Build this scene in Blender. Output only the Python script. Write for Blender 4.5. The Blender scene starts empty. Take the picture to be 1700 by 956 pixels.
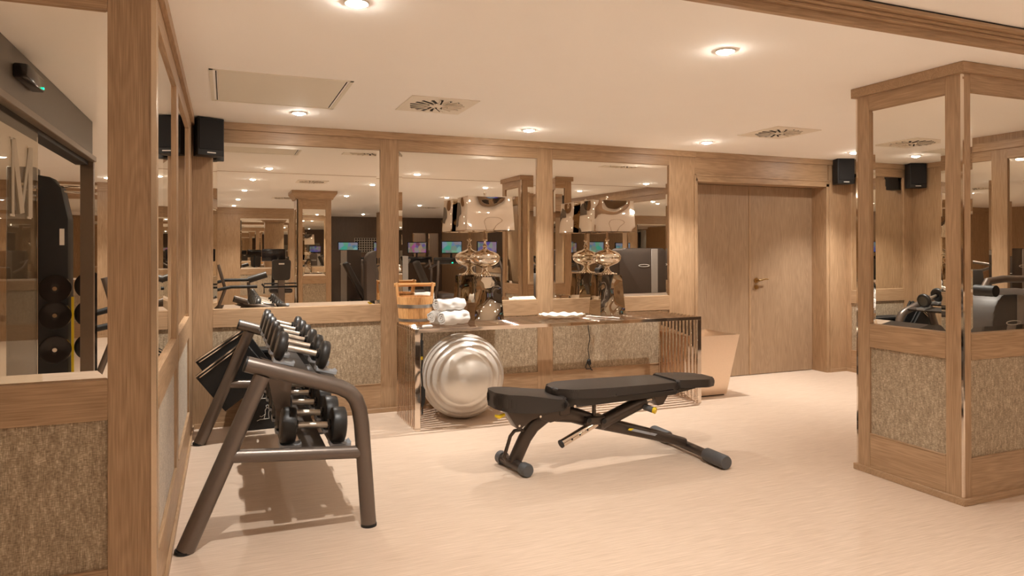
import bpy, bmesh, math, random
from mathutils import Vector, Matrix, noise
random.seed(7)
PI = math.pi
sc = bpy.context.scene
C = bpy.context.collection

# ------------------------------------------------------------------ camera, world, lamps, exposure
cd = bpy.data.cameras.new('camera')
cam = bpy.data.objects.new('camera', cd)
C.objects.link(cam)
cd.sensor_fit = 'HORIZONTAL'
cd.sensor_width = 36.0
cd.lens = 1164.05 / 1700 * 36.0
cd.shift_y = -(478 - 412.65) / 1700
cd.clip_start = 0.05
YAW, ROLL, PITCH = 0.3883, -0.0018, 0.0027
F = Vector((math.sin(YAW) * math.cos(PITCH), math.cos(YAW) * math.cos(PITCH), math.sin(PITCH)))
R0 = Vector((math.cos(YAW), -math.sin(YAW), 0))
U0 = R0.cross(F)
R1 = R0 * math.cos(ROLL) + U0 * math.sin(ROLL)
U1 = -R0 * math.sin(ROLL) + U0 * math.cos(ROLL)
cam.matrix_world = Matrix(((R1.x, U1.x, -F.x, 0), (R1.y, U1.y, -F.y, 0), (R1.z, U1.z, -F.z, 1.4), (0, 0, 0, 1)))
sc.camera = cam

w = bpy.data.worlds.new('world')
sc.world = w
w.use_nodes = True
w.node_tree.nodes['Background'].inputs[0].default_value = (0.9, 0.75, 0.6, 1)
w.node_tree.nodes['Background'].inputs[1].default_value = 0.05

sc.view_settings.view_transform = 'Standard'
sc.view_settings.look = 'None'
sc.view_settings.gamma = 1
sc.view_settings.exposure = 0.86
sc.cycles.use_denoising = True
sc.cycles.max_bounces = 14
sc.cycles.diffuse_bounces = 8
sc.cycles.glossy_bounces = 10
sc.cycles.transmission_bounces = 8
sc.cycles.transparent_max_bounces = 8
sc.cycles.sample_clamp_indirect = 12
sc.cycles.caustics_reflective = True
sc.cycles.blur_glossy = 0.2

LAMP = 100.0
LAMP_COLOR = (1.0, 0.95, 0.89)
H1, H2 = 2.43, 2.52
BEAM = 2.396
DOWNLIGHTS = [
    (0.505, 2.93, 'above the near end of the dumbbell rack'), (2.39, 2.93, 'above the workout bench'),
    (0.51, 5.43, 'near the access panel by the back wall'), (2.40, 5.48, 'above the ball beside the slatted table'),
    (4.25, 5.48, 'in front of the double doors, left side'), (6.15, 5.48, 'beside the right black speaker'),
    (6.0, 2.93, 'behind the mirrored column'),
    (0.40, 0.50, 'behind the camera, seen first in the left mirror'), (0.33, -1.65, 'second in the left mirror row'),
    (0.26, -4.1, 'third in the left mirror row'), (0.2, -6.4, 'last in the left mirror row'),
    (2.30, 0.3, 'seen at the right end of the left mirror'), (2.28, -2.3, 'between the mirrored rear column and the cabinets'),
    (2.3, -6.7, 'small one in the left mirror above the rear column'),
    (4.27, 0.45, 'seen above the left lamp shade in the mirror'), (4.32, -2.05, 'left of the left lamp in the mirror'),
    (4.43, -4.7, 'farthest over the treadmills'), (3.9, -9.4, 'close to the dark rear wall'),
    (6.15, 0.45, 'seen above the right lamp in the mirror'), (6.15, -2.6, 'over the rear right mirrors'),
    (6.15, -6.5, 'over the far right treadmill'),
    (-2.3, 0.6, 'beyond the glass partition, near one'), (-2.3, -2.6, 'beyond the glass partition, over the weight tower'),
    (-3.6, -5.2, 'beyond the glass partition, far one')]

# ------------------------------------------------------------------ materials
def nt(name):
    m = bpy.data.materials.new(name)
    m.use_nodes = True
    t = m.node_tree
    return m, t, t.nodes['Principled BSDF']

def plain(name, col, rough=0.5, metal=0.0, noise_amt=0.06, scale=30, bump=0.0, coat=0.0, sheen=0.0):
    m, t, b = nt(name)
    n = t.nodes.new('ShaderNodeTexNoise'); n.inputs['Scale'].default_value = scale; n.inputs['Detail'].default_value = 3
    co = t.nodes.new('ShaderNodeTexCoord'); t.links.new(co.outputs['Object'], n.inputs['Vector'])
    mx = t.nodes.new('ShaderNodeMixRGB')
    mx.inputs[1].default_value = tuple(c * (1 - noise_amt) for c in col) + (1,)
    mx.inputs[2].default_value = tuple(min(1, c * (1 + noise_amt)) for c in col) + (1,)
    t.links.new(n.outputs[0], mx.inputs[0]); t.links.new(mx.outputs[0], b.inputs['Base Color'])
    b.inputs['Roughness'].default_value = rough
    b.inputs['Metallic'].default_value = metal
    b.inputs['Coat Weight'].default_value = coat
    b.inputs['Sheen Weight'].default_value = sheen
    if bump:
        bp = t.nodes.new('ShaderNodeBump'); bp.inputs['Strength'].default_value = bump; bp.inputs['Distance'].default_value = 0.003
        t.links.new(n.outputs[0], bp.inputs['Height']); t.links.new(bp.outputs[0], b.inputs['Normal'])
    return m

def emit(name, col, strength):
    m, t, b = nt(name)
    b.inputs['Base Color'].default_value = (0.02, 0.02, 0.02, 1)
    b.inputs['Emission Color'].default_value = col + (1,)
    b.inputs['Emission Strength'].default_value = strength
    return m

def wood(name, axis, dark, light, rough=0.42):
    m, t, b = nt(name)
    L = t.links
    co = t.nodes.new('ShaderNodeTexCoord')
    rnd = t.nodes.new('ShaderNodeObjectInfo')
    add = t.nodes.new('ShaderNodeVectorMath'); add.operation = 'ADD'
    sca = t.nodes.new('ShaderNodeVectorMath'); sca.operation = 'SCALE'; sca.inputs['Scale'].default_value = 13.0
    cmb = t.nodes.new('ShaderNodeCombineXYZ')
    for k in range(3): L.new(rnd.outputs['Random'], cmb.inputs[k])
    L.new(cmb.outputs[0], sca.inputs[0]); L.new(sca.outputs[0], add.inputs[1]); L.new(co.outputs['Object'], add.inputs[0])
    def mapped(al, ac):
        mp = t.nodes.new('ShaderNodeMapping')
        s = [ac] * 3; s['XYZ'.index(axis)] = al
        mp.inputs['Scale'].default_value = s
        L.new(add.outputs[0], mp.inputs['Vector']); return mp
    m1 = mapped(0.9, 9)
    n1 = t.nodes.new('ShaderNodeTexNoise'); n1.inputs['Scale'].default_value = 1.0; n1.inputs['Detail'].default_value = 1.5
    L.new(m1.outputs[0], n1.inputs['Vector'])
    mul = t.nodes.new('ShaderNodeMath'); mul.operation = 'MULTIPLY'; mul.inputs[1].default_value = 110
    L.new(n1.outputs[0], mul.inputs[0])
    sn = t.nodes.new('ShaderNodeMath'); sn.operation = 'SINE'; L.new(mul.outputs[0], sn.inputs[0])
    m2 = mapped(6, 260)
    n2 = t.nodes.new('ShaderNodeTexNoise'); n2.inputs['Scale'].default_value = 1.0; n2.inputs['Detail'].default_value = 3
    L.new(m2.outputs[0], n2.inputs['Vector'])
    m3 = mapped(1.2, 14)
    n3 = t.nodes.new('ShaderNodeTexNoise'); n3.inputs['Scale'].default_value = 1.0; n3.inputs['Detail'].default_value = 2
    L.new(m3.outputs[0], n3.inputs['Vector'])
    a1 = t.nodes.new('ShaderNodeMath'); a1.operation = 'MULTIPLY_ADD'; a1.inputs[1].default_value = 0.065
    L.new(sn.outputs[0], a1.inputs[0]); L.new(n2.outputs[0], a1.inputs[2])
    a2 = t.nodes.new('ShaderNodeMath'); a2.operation = 'MULTIPLY_ADD'; a2.inputs[1].default_value = 0.3
    L.new(n3.outputs[0], a2.inputs[0]); L.new(a1.outputs[0], a2.inputs[2])
    r = t.nodes.new('ShaderNodeValToRGB')
    r.color_ramp.elements[0].position = 0.40; r.color_ramp.elements[0].color = dark + (1,)
    r.color_ramp.elements[1].position = 0.92; r.color_ramp.elements[1].color = light + (1,)
    L.new(a2.outputs[0], r.inputs[0]); L.new(r.outputs[0], b.inputs['Base Color'])
    b.inputs['Roughness'].default_value = rough
    bp = t.nodes.new('ShaderNodeBump'); bp.inputs['Strength'].default_value = 0.25; bp.inputs['Distance'].default_value = 0.0015
    L.new(a1.outputs[0], bp.inputs['Height']); L.new(bp.outputs[0], b.inputs['Normal'])
    return m

OD, OL = (0.30, 0.185, 0.098), (0.50, 0.335, 0.20)
WV = wood('oak_vertical', 'Z', OD, OL)
WX = wood('oak_along_x', 'X', OD, OL)
WY = wood('oak_along_y', 'Y', OD, OL)
DW = wood('door_oak', 'Z', (0.27, 0.175, 0.105), (0.43, 0.30, 0.19))
DARKW = wood('dark_brown_panelling', 'Z', (0.10, 0.065, 0.04), (0.15, 0.10, 0.065))
BUCKW = wood('honey_pine', 'Z', (0.50, 0.24, 0.08), (0.85, 0.50, 0.22), 0.35)
BUCKX = wood('honey_pine_dowel', 'X', (0.55, 0.27, 0.09), (0.80, 0.45, 0.19), 0.35)

def fabric_mat():
    m, t, b = nt('woven_wall_fabric')
    L = t.links
    co = t.nodes.new('ShaderNodeTexCoord')
    def mp(s):
        k = t.nodes.new('ShaderNodeMapping'); k.inputs['Scale'].default_value = s
        L.new(co.outputs['Object'], k.inputs['Vector']); return k
    a = t.nodes.new('ShaderNodeTexNoise'); a.inputs['Scale'].default_value = 1; a.inputs['Detail'].default_value = 4
    L.new(mp((320, 320, 40)).outputs[0], a.inputs['Vector'])
    c = t.nodes.new('ShaderNodeTexNoise'); c.inputs['Scale'].default_value = 1; c.inputs['Detail'].default_value = 3
    L.new(mp((70, 70, 260)).outputs[0], c.inputs['Vector'])
    d = t.nodes.new('ShaderNodeTexNoise'); d.inputs['Scale'].default_value = 1; d.inputs['Detail'].default_value = 2
    L.new(mp((60, 60, 16)).outputs[0], d.inputs['Vector'])
    s1 = t.nodes.new('ShaderNodeMath'); s1.operation = 'ADD'; L.new(a.outputs[0], s1.inputs[0]); L.new(c.outputs[0], s1.inputs[1])
    s2 = t.nodes.new('ShaderNodeMath'); s2.operation = 'MULTIPLY_ADD'; s2.inputs[1].default_value = 0.6
    L.new(d.outputs[0], s2.inputs[0]); L.new(s1.outputs[0], s2.inputs[2])
    r = t.nodes.new('ShaderNodeValToRGB')
    e = r.color_ramp.elements
    e[0].position = 0.50; e[0].color = (0.20, 0.145, 0.09, 1)
    e[1].position = 0.83; e[1].color = (0.66, 0.55, 0.40, 1)
    k = e.new(0.68); k.color = (0.38, 0.295, 0.195, 1)
    h = t.nodes.new('ShaderNodeMath'); h.operation = 'MULTIPLY'; h.inputs[1].default_value = 0.5
    L.new(s2.outputs[0], h.inputs[0]); L.new(h.outputs[0], r.inputs[0])
    L.new(r.outputs[0], b.inputs['Base Color'])
    b.inputs['Roughness'].default_value = 0.6
    b.inputs['Sheen Weight'].default_value = 0.15
    bp = t.nodes.new('ShaderNodeBump'); bp.inputs['Strength'].default_value = 0.5; bp.inputs['Distance'].default_value = 0.002
    L.new(s1.outputs[0], bp.inputs['Height']); L.new(bp.outputs[0], b.inputs['Normal'])
    return m
FAB = fabric_mat()

def floor_mat():
    m, t, b = nt('pale_strip_flooring')
    L = t.links
    co = t.nodes.new('ShaderNodeTexCoord')
    def mp(s):
        k = t.nodes.new('ShaderNodeMapping'); k.inputs['Scale'].default_value = s
        L.new(co.outputs['Object'], k.inputs['Vector']); return k
    a = t.nodes.new('ShaderNodeTexNoise'); a.inputs['Scale'].default_value = 1; a.inputs['Detail'].default_value = 3
    L.new(mp((3.5, 130, 1)).outputs[0], a.inputs['Vector'])
    c = t.nodes.new('ShaderNodeTexNoise'); c.inputs['Scale'].default_value = 1; c.inputs['Detail'].default_value = 2
    L.new(mp((9, 300, 1)).outputs[0], c.inputs['Vector'])
    s1 = t.nodes.new('ShaderNodeMath'); s1.operation = 'ADD'; L.new(a.outputs[0], s1.inputs[0]); L.new(c.outputs[0], s1.inputs[1])
    h = t.nodes.new('ShaderNodeMath'); h.operation = 'MULTIPLY'; h.inputs[1].default_value = 0.5; L.new(s1.outputs[0], h.inputs[0])
    r = t.nodes.new('ShaderNodeValToRGB')
    e = r.color_ramp.elements
    e[0].position = 0.30; e[0].color = (0.48, 0.36, 0.26, 1)
    e[1].position = 0.68; e[1].color = (0.70, 0.565, 0.455, 1)
    L.new(h.outputs[0], r.inputs[0]); L.new(r.outputs[0], b.inputs['Base Color'])
    b.inputs['Roughness'].default_value = 0.38
    b.inputs['Specular IOR Level'].default_value = 0.35
    return m
FLO = floor_mat()
CEIL = plain('cream_ceiling_paint', (0.95, 0.93, 0.89), 0.85, noise_amt=0.01, scale=4)
CEILP = plain('ceiling_panel_paint', (0.78, 0.74, 0.64), 0.7, noise_amt=0.01)
VENT = plain('vent_cream_metal', (0.82, 0.76, 0.66), 0.5, noise_amt=0.02)
GAP = plain('painted_recess_shade', (0.02, 0.015, 0.012), 0.9)  # near-black colour painted in for the shade inside gaps, slots and holes
def mirror_mat():
    m, t, b = nt('silvered_mirror')
    n = t.nodes.new('ShaderNodeTexNoise'); n.inputs['Scale'].default_value = 2.0
    mx = t.nodes.new('ShaderNodeMixRGB')
    mx.inputs[1].default_value = (0.86, 0.83, 0.77, 1); mx.inputs[2].default_value = (0.88, 0.85, 0.79, 1)
    t.links.new(n.outputs[0], mx.inputs[0]); t.links.new(mx.outputs[0], b.inputs['Base Color'])
    b.inputs['Metallic'].default_value = 1; b.inputs['Roughness'].default_value = 0.0
    return m
MIR = mirror_mat()
def warped(name, col, rough, strength, scale, dist=0.02):
    m, t, b = nt(name)
    n = t.nodes.new('ShaderNodeTexNoise'); n.inputs['Scale'].default_value = scale; n.inputs['Detail'].default_value = 0.5
    co = t.nodes.new('ShaderNodeTexCoord'); t.links.new(co.outputs['Object'], n.inputs['Vector'])
    bp = t.nodes.new('ShaderNodeBump'); bp.inputs['Strength'].default_value = strength; bp.inputs['Distance'].default_value = dist
    t.links.new(n.outputs[0], bp.inputs['Height']); t.links.new(bp.outputs[0], b.inputs['Normal'])
    b.inputs['Base Color'].default_value = col + (1,)
    b.inputs['Metallic'].default_value = 1; b.inputs['Roughness'].default_value = rough
    return m
CHR = warped('polished_nickel', (0.80, 0.71, 0.62), 0.05, 0.15, 3)
SHADE = warped('polished_shade_metal', (0.82, 0.74, 0.65), 0.02, 0.5, 4.0, 0.02)
LBASE = warped('polished_base_metal', (0.62, 0.56, 0.47), 0.02, 0.6, 5, 0.025)
SILV = plain('silver_lamp_metal', (0.85, 0.78, 0.68), 0.06, 1.0, 0.03)
BRU = plain('brushed_rose_steel', (0.80, 0.66, 0.53), 0.30, 1.0, 0.04, 60)
BRZ = plain('bronze_powder_coat', (0.175, 0.145, 0.125), 0.36, 0.7, 0.06, 200)
BRB = plain('dark_bronze_bench_coat', (0.095, 0.076, 0.064), 0.33, 0.7, 0.06, 200)
BRD = plain('dark_bronze_plate', (0.055, 0.045, 0.038), 0.45, 0.5)
RUB = plain('black_rubber', (0.020, 0.019, 0.018), 0.42, 0, 0.15, 80)
RUBF = plain('dumbbell_face_grey', (0.09, 0.085, 0.07), 0.45, 0.1, 0.1, 60)
GREYC = plain('grey_saddle_plastic', (0.34, 0.36, 0.39), 0.4)
GRIP = plain('knurled_chrome', (0.72, 0.66, 0.58), 0.28, 1.0, 0.12, 400, 0.4)
LEA = plain('black_brown_leatherette', (0.032, 0.026, 0.022), 0.42, 0, 0.12, 250, 0.15)
SHELLM = plain('dark_pad_shell', (0.042, 0.036, 0.031), 0.42)
CAPG = plain('grey_foot_rubber', (0.085, 0.088, 0.092), 0.5)
YEL = plain('yellow_plastic', (0.85, 0.62, 0.02), 0.4)
BLK = plain('black_plastic', (0.008, 0.008, 0.008), 0.55)
BLKG = plain('black_gloss', (0.012, 0.010, 0.010), 0.15)
CLOTH = plain('speaker_cloth', (0.012, 0.011, 0.011), 0.9, 0, 0.3, 500, 0.3)
WHT = plain('white_marking', (0.75, 0.72, 0.66), 0.6)
TOW = plain('white_terry', (0.80, 0.785, 0.76), 0.95, 0, 0.05, 320, 0.8, sheen=0.3)
IVO = plain('ivory_glazed', (0.86, 0.82, 0.70), 0.25, 0, 0.03, 20, coat=0.4)
BALL = plain('silver_vinyl', (0.70, 0.67, 0.62), 0.30, 0.45, 0.02, 8)
HOOP = plain('galvanised_hoop', (0.50, 0.50, 0.49), 0.35, 1.0, 0.1, 40)
BRASS = plain('antique_brass', (0.45, 0.30, 0.13), 0.28, 1.0)
BEIGE = plain('beige_metal_strip', (0.66, 0.52, 0.38), 0.25, 0.9)
TAUPE = plain('taupe_machine_shroud', (0.085, 0.066, 0.055), 0.38, 0.2)
TAUL = plain('light_shroud_stripe', (0.34, 0.31, 0.28), 0.4)
SHG = plain('grey_machine_shroud', (0.10, 0.092, 0.086), 0.5)
HEAD = plain('grey_door_header', (0.17, 0.145, 0.12), 0.45, 0.4)
ALU = plain('bronze_rail', (0.20, 0.15, 0.11), 0.35, 0.6)
ETCH = plain('etched_glass_lettering', (0.55, 0.50, 0.42), 0.9)
def glass_mat():
    m, t, b = nt('clear_glass')
    n = t.nodes.new('ShaderNodeTexNoise')
    n.inputs['Scale'].default_value = 1
    b.inputs['Base Color'].default_value = (0.80, 0.76, 0.66, 1)
    b.inputs['Roughness'].default_value = 0
    b.inputs['Transmission Weight'].default_value = 1
    b.inputs['IOR'].default_value = 1.1
    return m
GLS = glass_mat()
CRY = plain('crystal_bead', (0.9, 0.88, 0.84), 0.05, 0.3)
LAMPM = emit('lamp_lens', (1.0, 0.92, 0.82), 170)
GRN = emit('green_indicator', (0.0, 0.9, 0.35), 3)
def screen_mat(name, seed):
    m, t, b = nt(name)
    co = t.nodes.new('ShaderNodeTexCoord')
    v = t.nodes.new('ShaderNodeTexVoronoi'); v.inputs['Scale'].default_value = 9 + seed
    t.links.new(co.outputs['Object'], v.inputs['Vector'])
    h = t.nodes.new('ShaderNodeHueSaturation'); h.inputs['Saturation'].default_value = 0.9; h.inputs['Value'].default_value = 0.9
    t.links.new(v.outputs['Color'], h.inputs['Color'])
    mx = t.nodes.new('ShaderNodeMixRGB'); mx.inputs[0].default_value = 0.55
    mx.inputs[2].default_value = [(0.05, 0.45, 0.5, 1), (0.05, 0.1, 0.35, 1), (0.3, 0.1, 0.12, 1)][seed % 3]
    t.links.new(h.outputs[0], mx.inputs[1]); t.links.new(mx.outputs[0], b.inputs['Emission Color'])
    b.inputs['Emission Strength'].default_value = 0.3
    b.inputs['Base Color'].default_value = (0.01, 0.01, 0.01, 1)
    return m
SCR = [screen_mat('lit_screen_a', 0), screen_mat('lit_screen_b', 1), screen_mat('lit_screen_c', 2)]

# ------------------------------------------------------------------ helpers
class MB:
    def __init__(s): s.bm = bmesh.new()
    def box(s, x0, x1, y0, y1, z0, z1, bev=0, seg=1):
        r = bmesh.ops.create_cube(s.bm, size=1)
        vs = r['verts']
        for v in vs:
            v.co = Vector(((x0 + x1) / 2 + v.co.x * (x1 - x0), (y0 + y1) / 2 + v.co.y * (y1 - y0), (z0 + z1) / 2 + v.co.z * (z1 - z0)))
        if bev:
            es = list({e for v in vs for e in v.link_edges})
            bmesh.ops.bevel(s.bm, geom=es, offset=bev, segments=seg, affect='EDGES', profile=0.5)
        return s
    def cyl(s, p0, p1, r0, r1=None, seg=20, caps=True):
        p0, p1 = Vector(p0), Vector(p1)
        if r1 is None: r1 = r0
        d = (p1 - p0)
        q = d.to_track_quat('Z', 'Y')
        A, Bv = [], []
        for k in range(seg):
            a = 2 * PI * k / seg
            u = q @ Vector((math.cos(a), math.sin(a), 0))
            A.append(s.bm.verts.new(p0 + u * r0)); Bv.append(s.bm.verts.new(p1 + u * r1))
        for k in range(seg):
            s.bm.faces.new((A[k], A[(k + 1) % seg], Bv[(k + 1) % seg], Bv[k]))
        if caps:
            s.bm.faces.new(A[::-1]); s.bm.faces.new(Bv)
        return s
    def tube(s, path, r, seg=16, closed=False, caps=True):
        P = [Vector(p) for p in path]
        n = len(P)
        rs = r if isinstance(r, (list, tuple)) else [r] * n
        rings = []
        up = None
        for i in range(n):
            if closed: t = (P[(i + 1) % n] - P[i - 1]).normalized()
            else: t = (P[min(i + 1, n - 1)] - P[max(i - 1, 0)]).normalized()
            if up is None:
                up = Vector((0, 1, 0)) if abs(t.y) < 0.9 else Vector((0, 0, 1))
            a = (up - t * up.dot(t)).normalized(); up = a
            b = t.cross(a)
            rings.append([s.bm.verts.new(P[i] + (a * math.cos(2 * PI * k / seg) + b * math.sin(2 * PI * k / seg)) * rs[i]) for k in range(seg)])
        m = n if closed else n - 1
        for i in range(m):
            A, B2 = rings[i], rings[(i + 1) % n]
            for k in range(seg):
                s.bm.faces.new((A[k], A[(k + 1) % seg], B2[(k + 1) % seg], B2[k]))
        if caps and not closed:
            s.bm.faces.new(rings[0][::-1]); s.bm.faces.new(rings[-1])
        return s
    def lathe(s, prof, c=(0, 0, 0), seg=32, M=None):
        c = Vector(c); M = M or Matrix.Identity(3)
        rings = []
        for r, z in prof:
            if r < 1e-5: rings.append([s.bm.verts.new(c + M @ Vector((0, 0, z)))])
            else: rings.append([s.bm.verts.new(c + M @ Vector((r * math.cos(2 * PI * k / seg), r * math.sin(2 * PI * k / seg), z))) for k in range(seg)])
        for A, B2 in zip(rings, rings[1:]):
            for k in range(seg):
                l = (k + 1) % seg
                if len(A) == 1 and len(B2) == 1: continue
                if len(A) == 1: s.bm.faces.new((A[0], B2[l], B2[k]))
                elif len(B2) == 1: s.bm.faces.new((A[k], A[l], B2[0]))
                else: s.bm.faces.new((A[k], A[l], B2[l], B2[k]))
        return s
    def prism(s, poly, a0, a1, axis='Y', bev=0, seg=2):
        def P(p, a):
            if axis == 'Y': return Vector((p[0], a, p[1]))
            if axis == 'X': return Vector((a, p[0], p[1]))
            return Vector((p[0], p[1], a))
        A = [s.bm.verts.new(P(p, a0)) for p in poly]; B2 = [s.bm.verts.new(P(p, a1)) for p in poly]
        n = len(poly)
        fs = [s.bm.faces.new(A[::-1]), s.bm.faces.new(B2)]
        for k in range(n): fs.append(s.bm.faces.new((A[k], A[(k + 1) % n], B2[(k + 1) % n], B2[k])))
        if bev:
            es = list({e for f in fs for e in f.edges})
            bmesh.ops.bevel(s.bm, geom=es, offset=bev, segments=seg, affect='EDGES', profile=0.5)
        return s
    def quad(s, *p):
        s.bm.faces.new([s.bm.verts.new(Vector(q)) for q in p]); return s
    def xf(s, M):
        bmesh.ops.transform(s.bm, matrix=M, verts=s.bm.verts); return s

def obj(name, mb, mat, parent=None, smooth=None):
    bm = mb.bm
    bmesh.ops.recalc_face_normals(bm, faces=bm.faces)
    me = bpy.data.meshes.new(name)
    bm.to_mesh(me); bm.free()
    me.materials.append(mat)
    o = bpy.data.objects.new(name, me)
    C.objects.link(o)
    if parent: o.parent = parent
    if smooth is not False:
        me.shade_smooth()
        me.set_sharp_from_angle(angle=math.radians(smooth or 38))
    return o
def tag(o, label, cat, group=None):
    o['label'] = label; o['category'] = cat
    if group: o['group'] = group
    return o
def thing(name, label, cat, loc=(0, 0, 0), rz=0, group=None):
    o = bpy.data.objects.new(name, None); C.objects.link(o)
    o.location = loc; o.rotation_euler = (0, 0, rz); o.empty_display_size = 0.1
    return tag(o, label, cat, group)
def struct(name, mb, mat, label=None):
    o = obj(name, mb, mat)
    o['kind'] = 'structure'
    if label: o['label'] = label
    return o
def copy_tree(o, parent=None, loc=None, label=None):
    c = o.copy(); C.objects.link(c)
    if parent: c.parent = parent
    if loc is not None: c.location = loc
    if label: c['label'] = label
    for ch in list(o.children): copy_tree(ch, c)
    return c
def arc(c, r, a0, a1, n, f):
    return [f(c[0] + r * math.cos(math.radians(a0 + (a1 - a0) * k / n)), c[1] + r * math.sin(math.radians(a0 + (a1 - a0) * k / n))) for k in range(n + 1)]

# ------------------------------------------------------------------ shell
D = 6.055; L = -0.239; NW = 2.90; RW = 6.93; REAR = -7.3; REARB = -11.2
struct('floor', MB().box(-5.3, 7.2, -11.5, 6.5, -0.06, 0), FLO, 'pale pinkish beige floor with fine streaks')
ce = struct('ceiling', MB().box(-5.3, 7.2, BEAM, 6.5, H1, H1 + 0.3), CEIL, 'smooth cream ceiling')
obj('raised_ceiling_bay', MB().box(-5.3, 7.2, -11.5, BEAM + .001, H2, H1 + 0.3), CEIL, ce)
# moulding on the ceiling step
tr = struct('trim_1', MB().box(-0.24, RW, 2.37, BEAM + 0.003, H1 - 0.003, H1 + 0.034, 0.001), WX, 'stepped oak moulding across the ceiling')
obj('moulding_step', MB().box(-0.24, RW, 2.345, BEAM, H1 + 0.034, H1 + 0.05, 0.003), WX, tr)
obj('moulding_step', MB().box(-0.24, RW, 2.325, BEAM, H1 + 0.05, H1 + 0.062, 0.003), WX, tr)
obj('moulding_cap', MB().box(-0.24, RW, 2.295, BEAM, H1 + 0.062, H1 + 0.082, 0.003), WX, tr)
obj('painted_gap_shade', MB().box(-0.24, RW, 2.300, BEAM, H1 + 0.082, H2 + .001), GAP, tr)  # solid dark strip, painted as the shade of an open gap

Z_RAIL0, Z_RAIL1, Z_MT, Z_FB, Z_CR = 0.79, 0.935, 2.275, 0.25, 2.37

def mirror_mesh(m, s0, s1, z0, z1, n0=-0.013, bev=0.034, dip=0.0034):
    b = MB()
    o = [(s0, z0), (s1, z0), (s1, z1), (s0, z1)]
    i = [(s0 + bev, z0 + bev), (s1 - bev, z0 + bev), (s1 - bev, z1 - bev), (s0 + bev, z1 - bev)]
    O = [b.bm.verts.new(m(p[0], n0 - dip, p[1])) for p in o]
    I = [b.bm.verts.new(m(p[0], n0, p[1])) for p in i]
    K = [b.bm.verts.new(m(p[0], n0 - 0.008, p[1])) for p in o]
    b.bm.faces.new(I)
    for k in range(4):
        l = (k + 1) % 4
        b.bm.faces.new((O[k], O[l], I[l], I[k])); b.bm.faces.new((K[k], K[l], O[l], O[k]))
    b.bm.faces.new(K[::-1])
    return b

def mbox(m, s0, s1, n0, n1, z0, z1, bev=0.0015):
    a, b = m(s0, n0, z0), m(s1, n1, z1)
    x = sorted((a[0], b[0])); y = sorted((a[1], b[1])); z = sorted((a[2], b[2]))
    return MB().box(x[0], x[1], y[0], y[1], z[0], z[1], bev)

def clad(parent, m, s0, s1, bays, wh, top=H1, base=True, crown=True, panels=True, stiles=True, z_mt=Z_MT):
    """panelled face: stiles, rails, mirrors above, woven fabric panels below"""
    bays = sorted(bays)
    edges = [s0] + [e for b in bays for e in b] + [s1]
    for k in range(0, len(edges), 2):
        if edges[k + 1] - edges[k] > 0.005:
            obj('stile', mbox(m, edges[k], edges[k + 1], -0.02, 0, 0.0, top), WV, parent)
    for a, b in bays:
        obj('top_rail', mbox(m, a, b, -0.02, 0, z_mt, top), wh, parent)
        obj('middle_rail', mbox(m, a, b, -0.02, 0.002, Z_RAIL0, Z_RAIL1), wh, parent)
        obj('bottom_rail', mbox(m, a, b, -0.02, 0, 0.0, Z_FB), wh, parent)
        q = obj('mirror_panel', mirror_mesh(m, a, b, Z_RAIL1, z_mt), MIR, parent, smooth=False)
        q['label'] = 'bevelled mirror panel'
        q = obj('fabric_panel', mbox(m, a, b, -0.02, -0.012, Z_FB, Z_RAIL0, 0), FAB, parent)
        q['label'] = 'woven beige fabric panel'
        obj('panel_bead', mbox(m, a, b, -0.012, 0.004, Z_FB - 0.006, Z_FB + 0.002), wh, parent)
    if crown: obj('crown_strip', mbox(m, s0, s1, 0, 0.022, Z_CR, top), wh, parent)
    if base: obj('base_strip', mbox(m, s0, s1, 0, 0.014, 0.0, 0.038), wh, parent)

# back wall
mb_ = lambda s, n, z: (s, D - n, z)
wb = struct('wall_back', MB().box(-0.5, 4.56, D + 0.02, D + 0.32, 0, 2.75), WV, 'oak panelled back wall with three mirrors')
clad(wb, mb_, L, 4.545, [(-0.092, 1.247), (1.407, 2.737), (2.898, 4.223)], WX, base=False)
obj('base_strip', mbox(mb_, L, 4.545, 0, 0.014, 0, 0.038), WX, wb)
obj('wall_block', MB().box(6.37, 7.2, D + 0.02, D + 0.32, 0, 2.75), WV, wb)
obj('door_head_panel', mbox(mb_, 4.545, 6.37, -0.30, 0, 2.19, H1), WX, wb)
obj('crown_strip', mbox(mb_, 4.545, 6.66, 0, 0.022, Z_CR, H1), WX, wb)
obj('stile', mbox(mb_, 6.40, 6.68, -0.02, 0, 0, H1), WV, wb)
obj('base_strip', mbox(mb_, 6.40, 6.66, 0, 0.014, 0, 0.038), WX, wb)
# door casing and jambs
tc = struct('trim_2', mbox(mb_, 4.545, 4.575, -0.22, 0.006, 0, 2.155), WV, 'oak casing round the double doors')
obj('right_jamb', mbox(mb_, 6.355, 6.40, -0.22, 0.006, 0, 2.155), WV, tc)
obj('head_jamb', mbox(mb_, 4.545, 6.40, -0.22, 0.006, 2.12, 2.19), WX, tc)
obj('casing_bead', mbox(mb_, 4.535, 6.41, 0.0, 0.016, 2.178, 2.194), WX, tc)
obj('casing_bead', mbox(mb_, 6.395, 6.411, 0.0, 0.016, 0, 2.194), WV, tc)
obj('casing_bead', mbox(mb_, 4.533, 4.549, 0.0, 0.016, 0, 2.194), WV, tc)
obj('back_panel', MB().box(4.4, 6.6, 6.33, 6.5, 0, 2.7), GAP, tc)
d1 = struct('door_1', MB().box(4.578, 5.428, 6.262, 6.31, 0.006, 2.116, 0.002), DW, 'left leaf of the plain oak double doors')
d2 = struct('door_2', MB().box(5.445, 6.352, 6.262, 6.31, 0.006, 2.116, 0.002), DW, 'right leaf of the oak double doors with lever handle')
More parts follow.
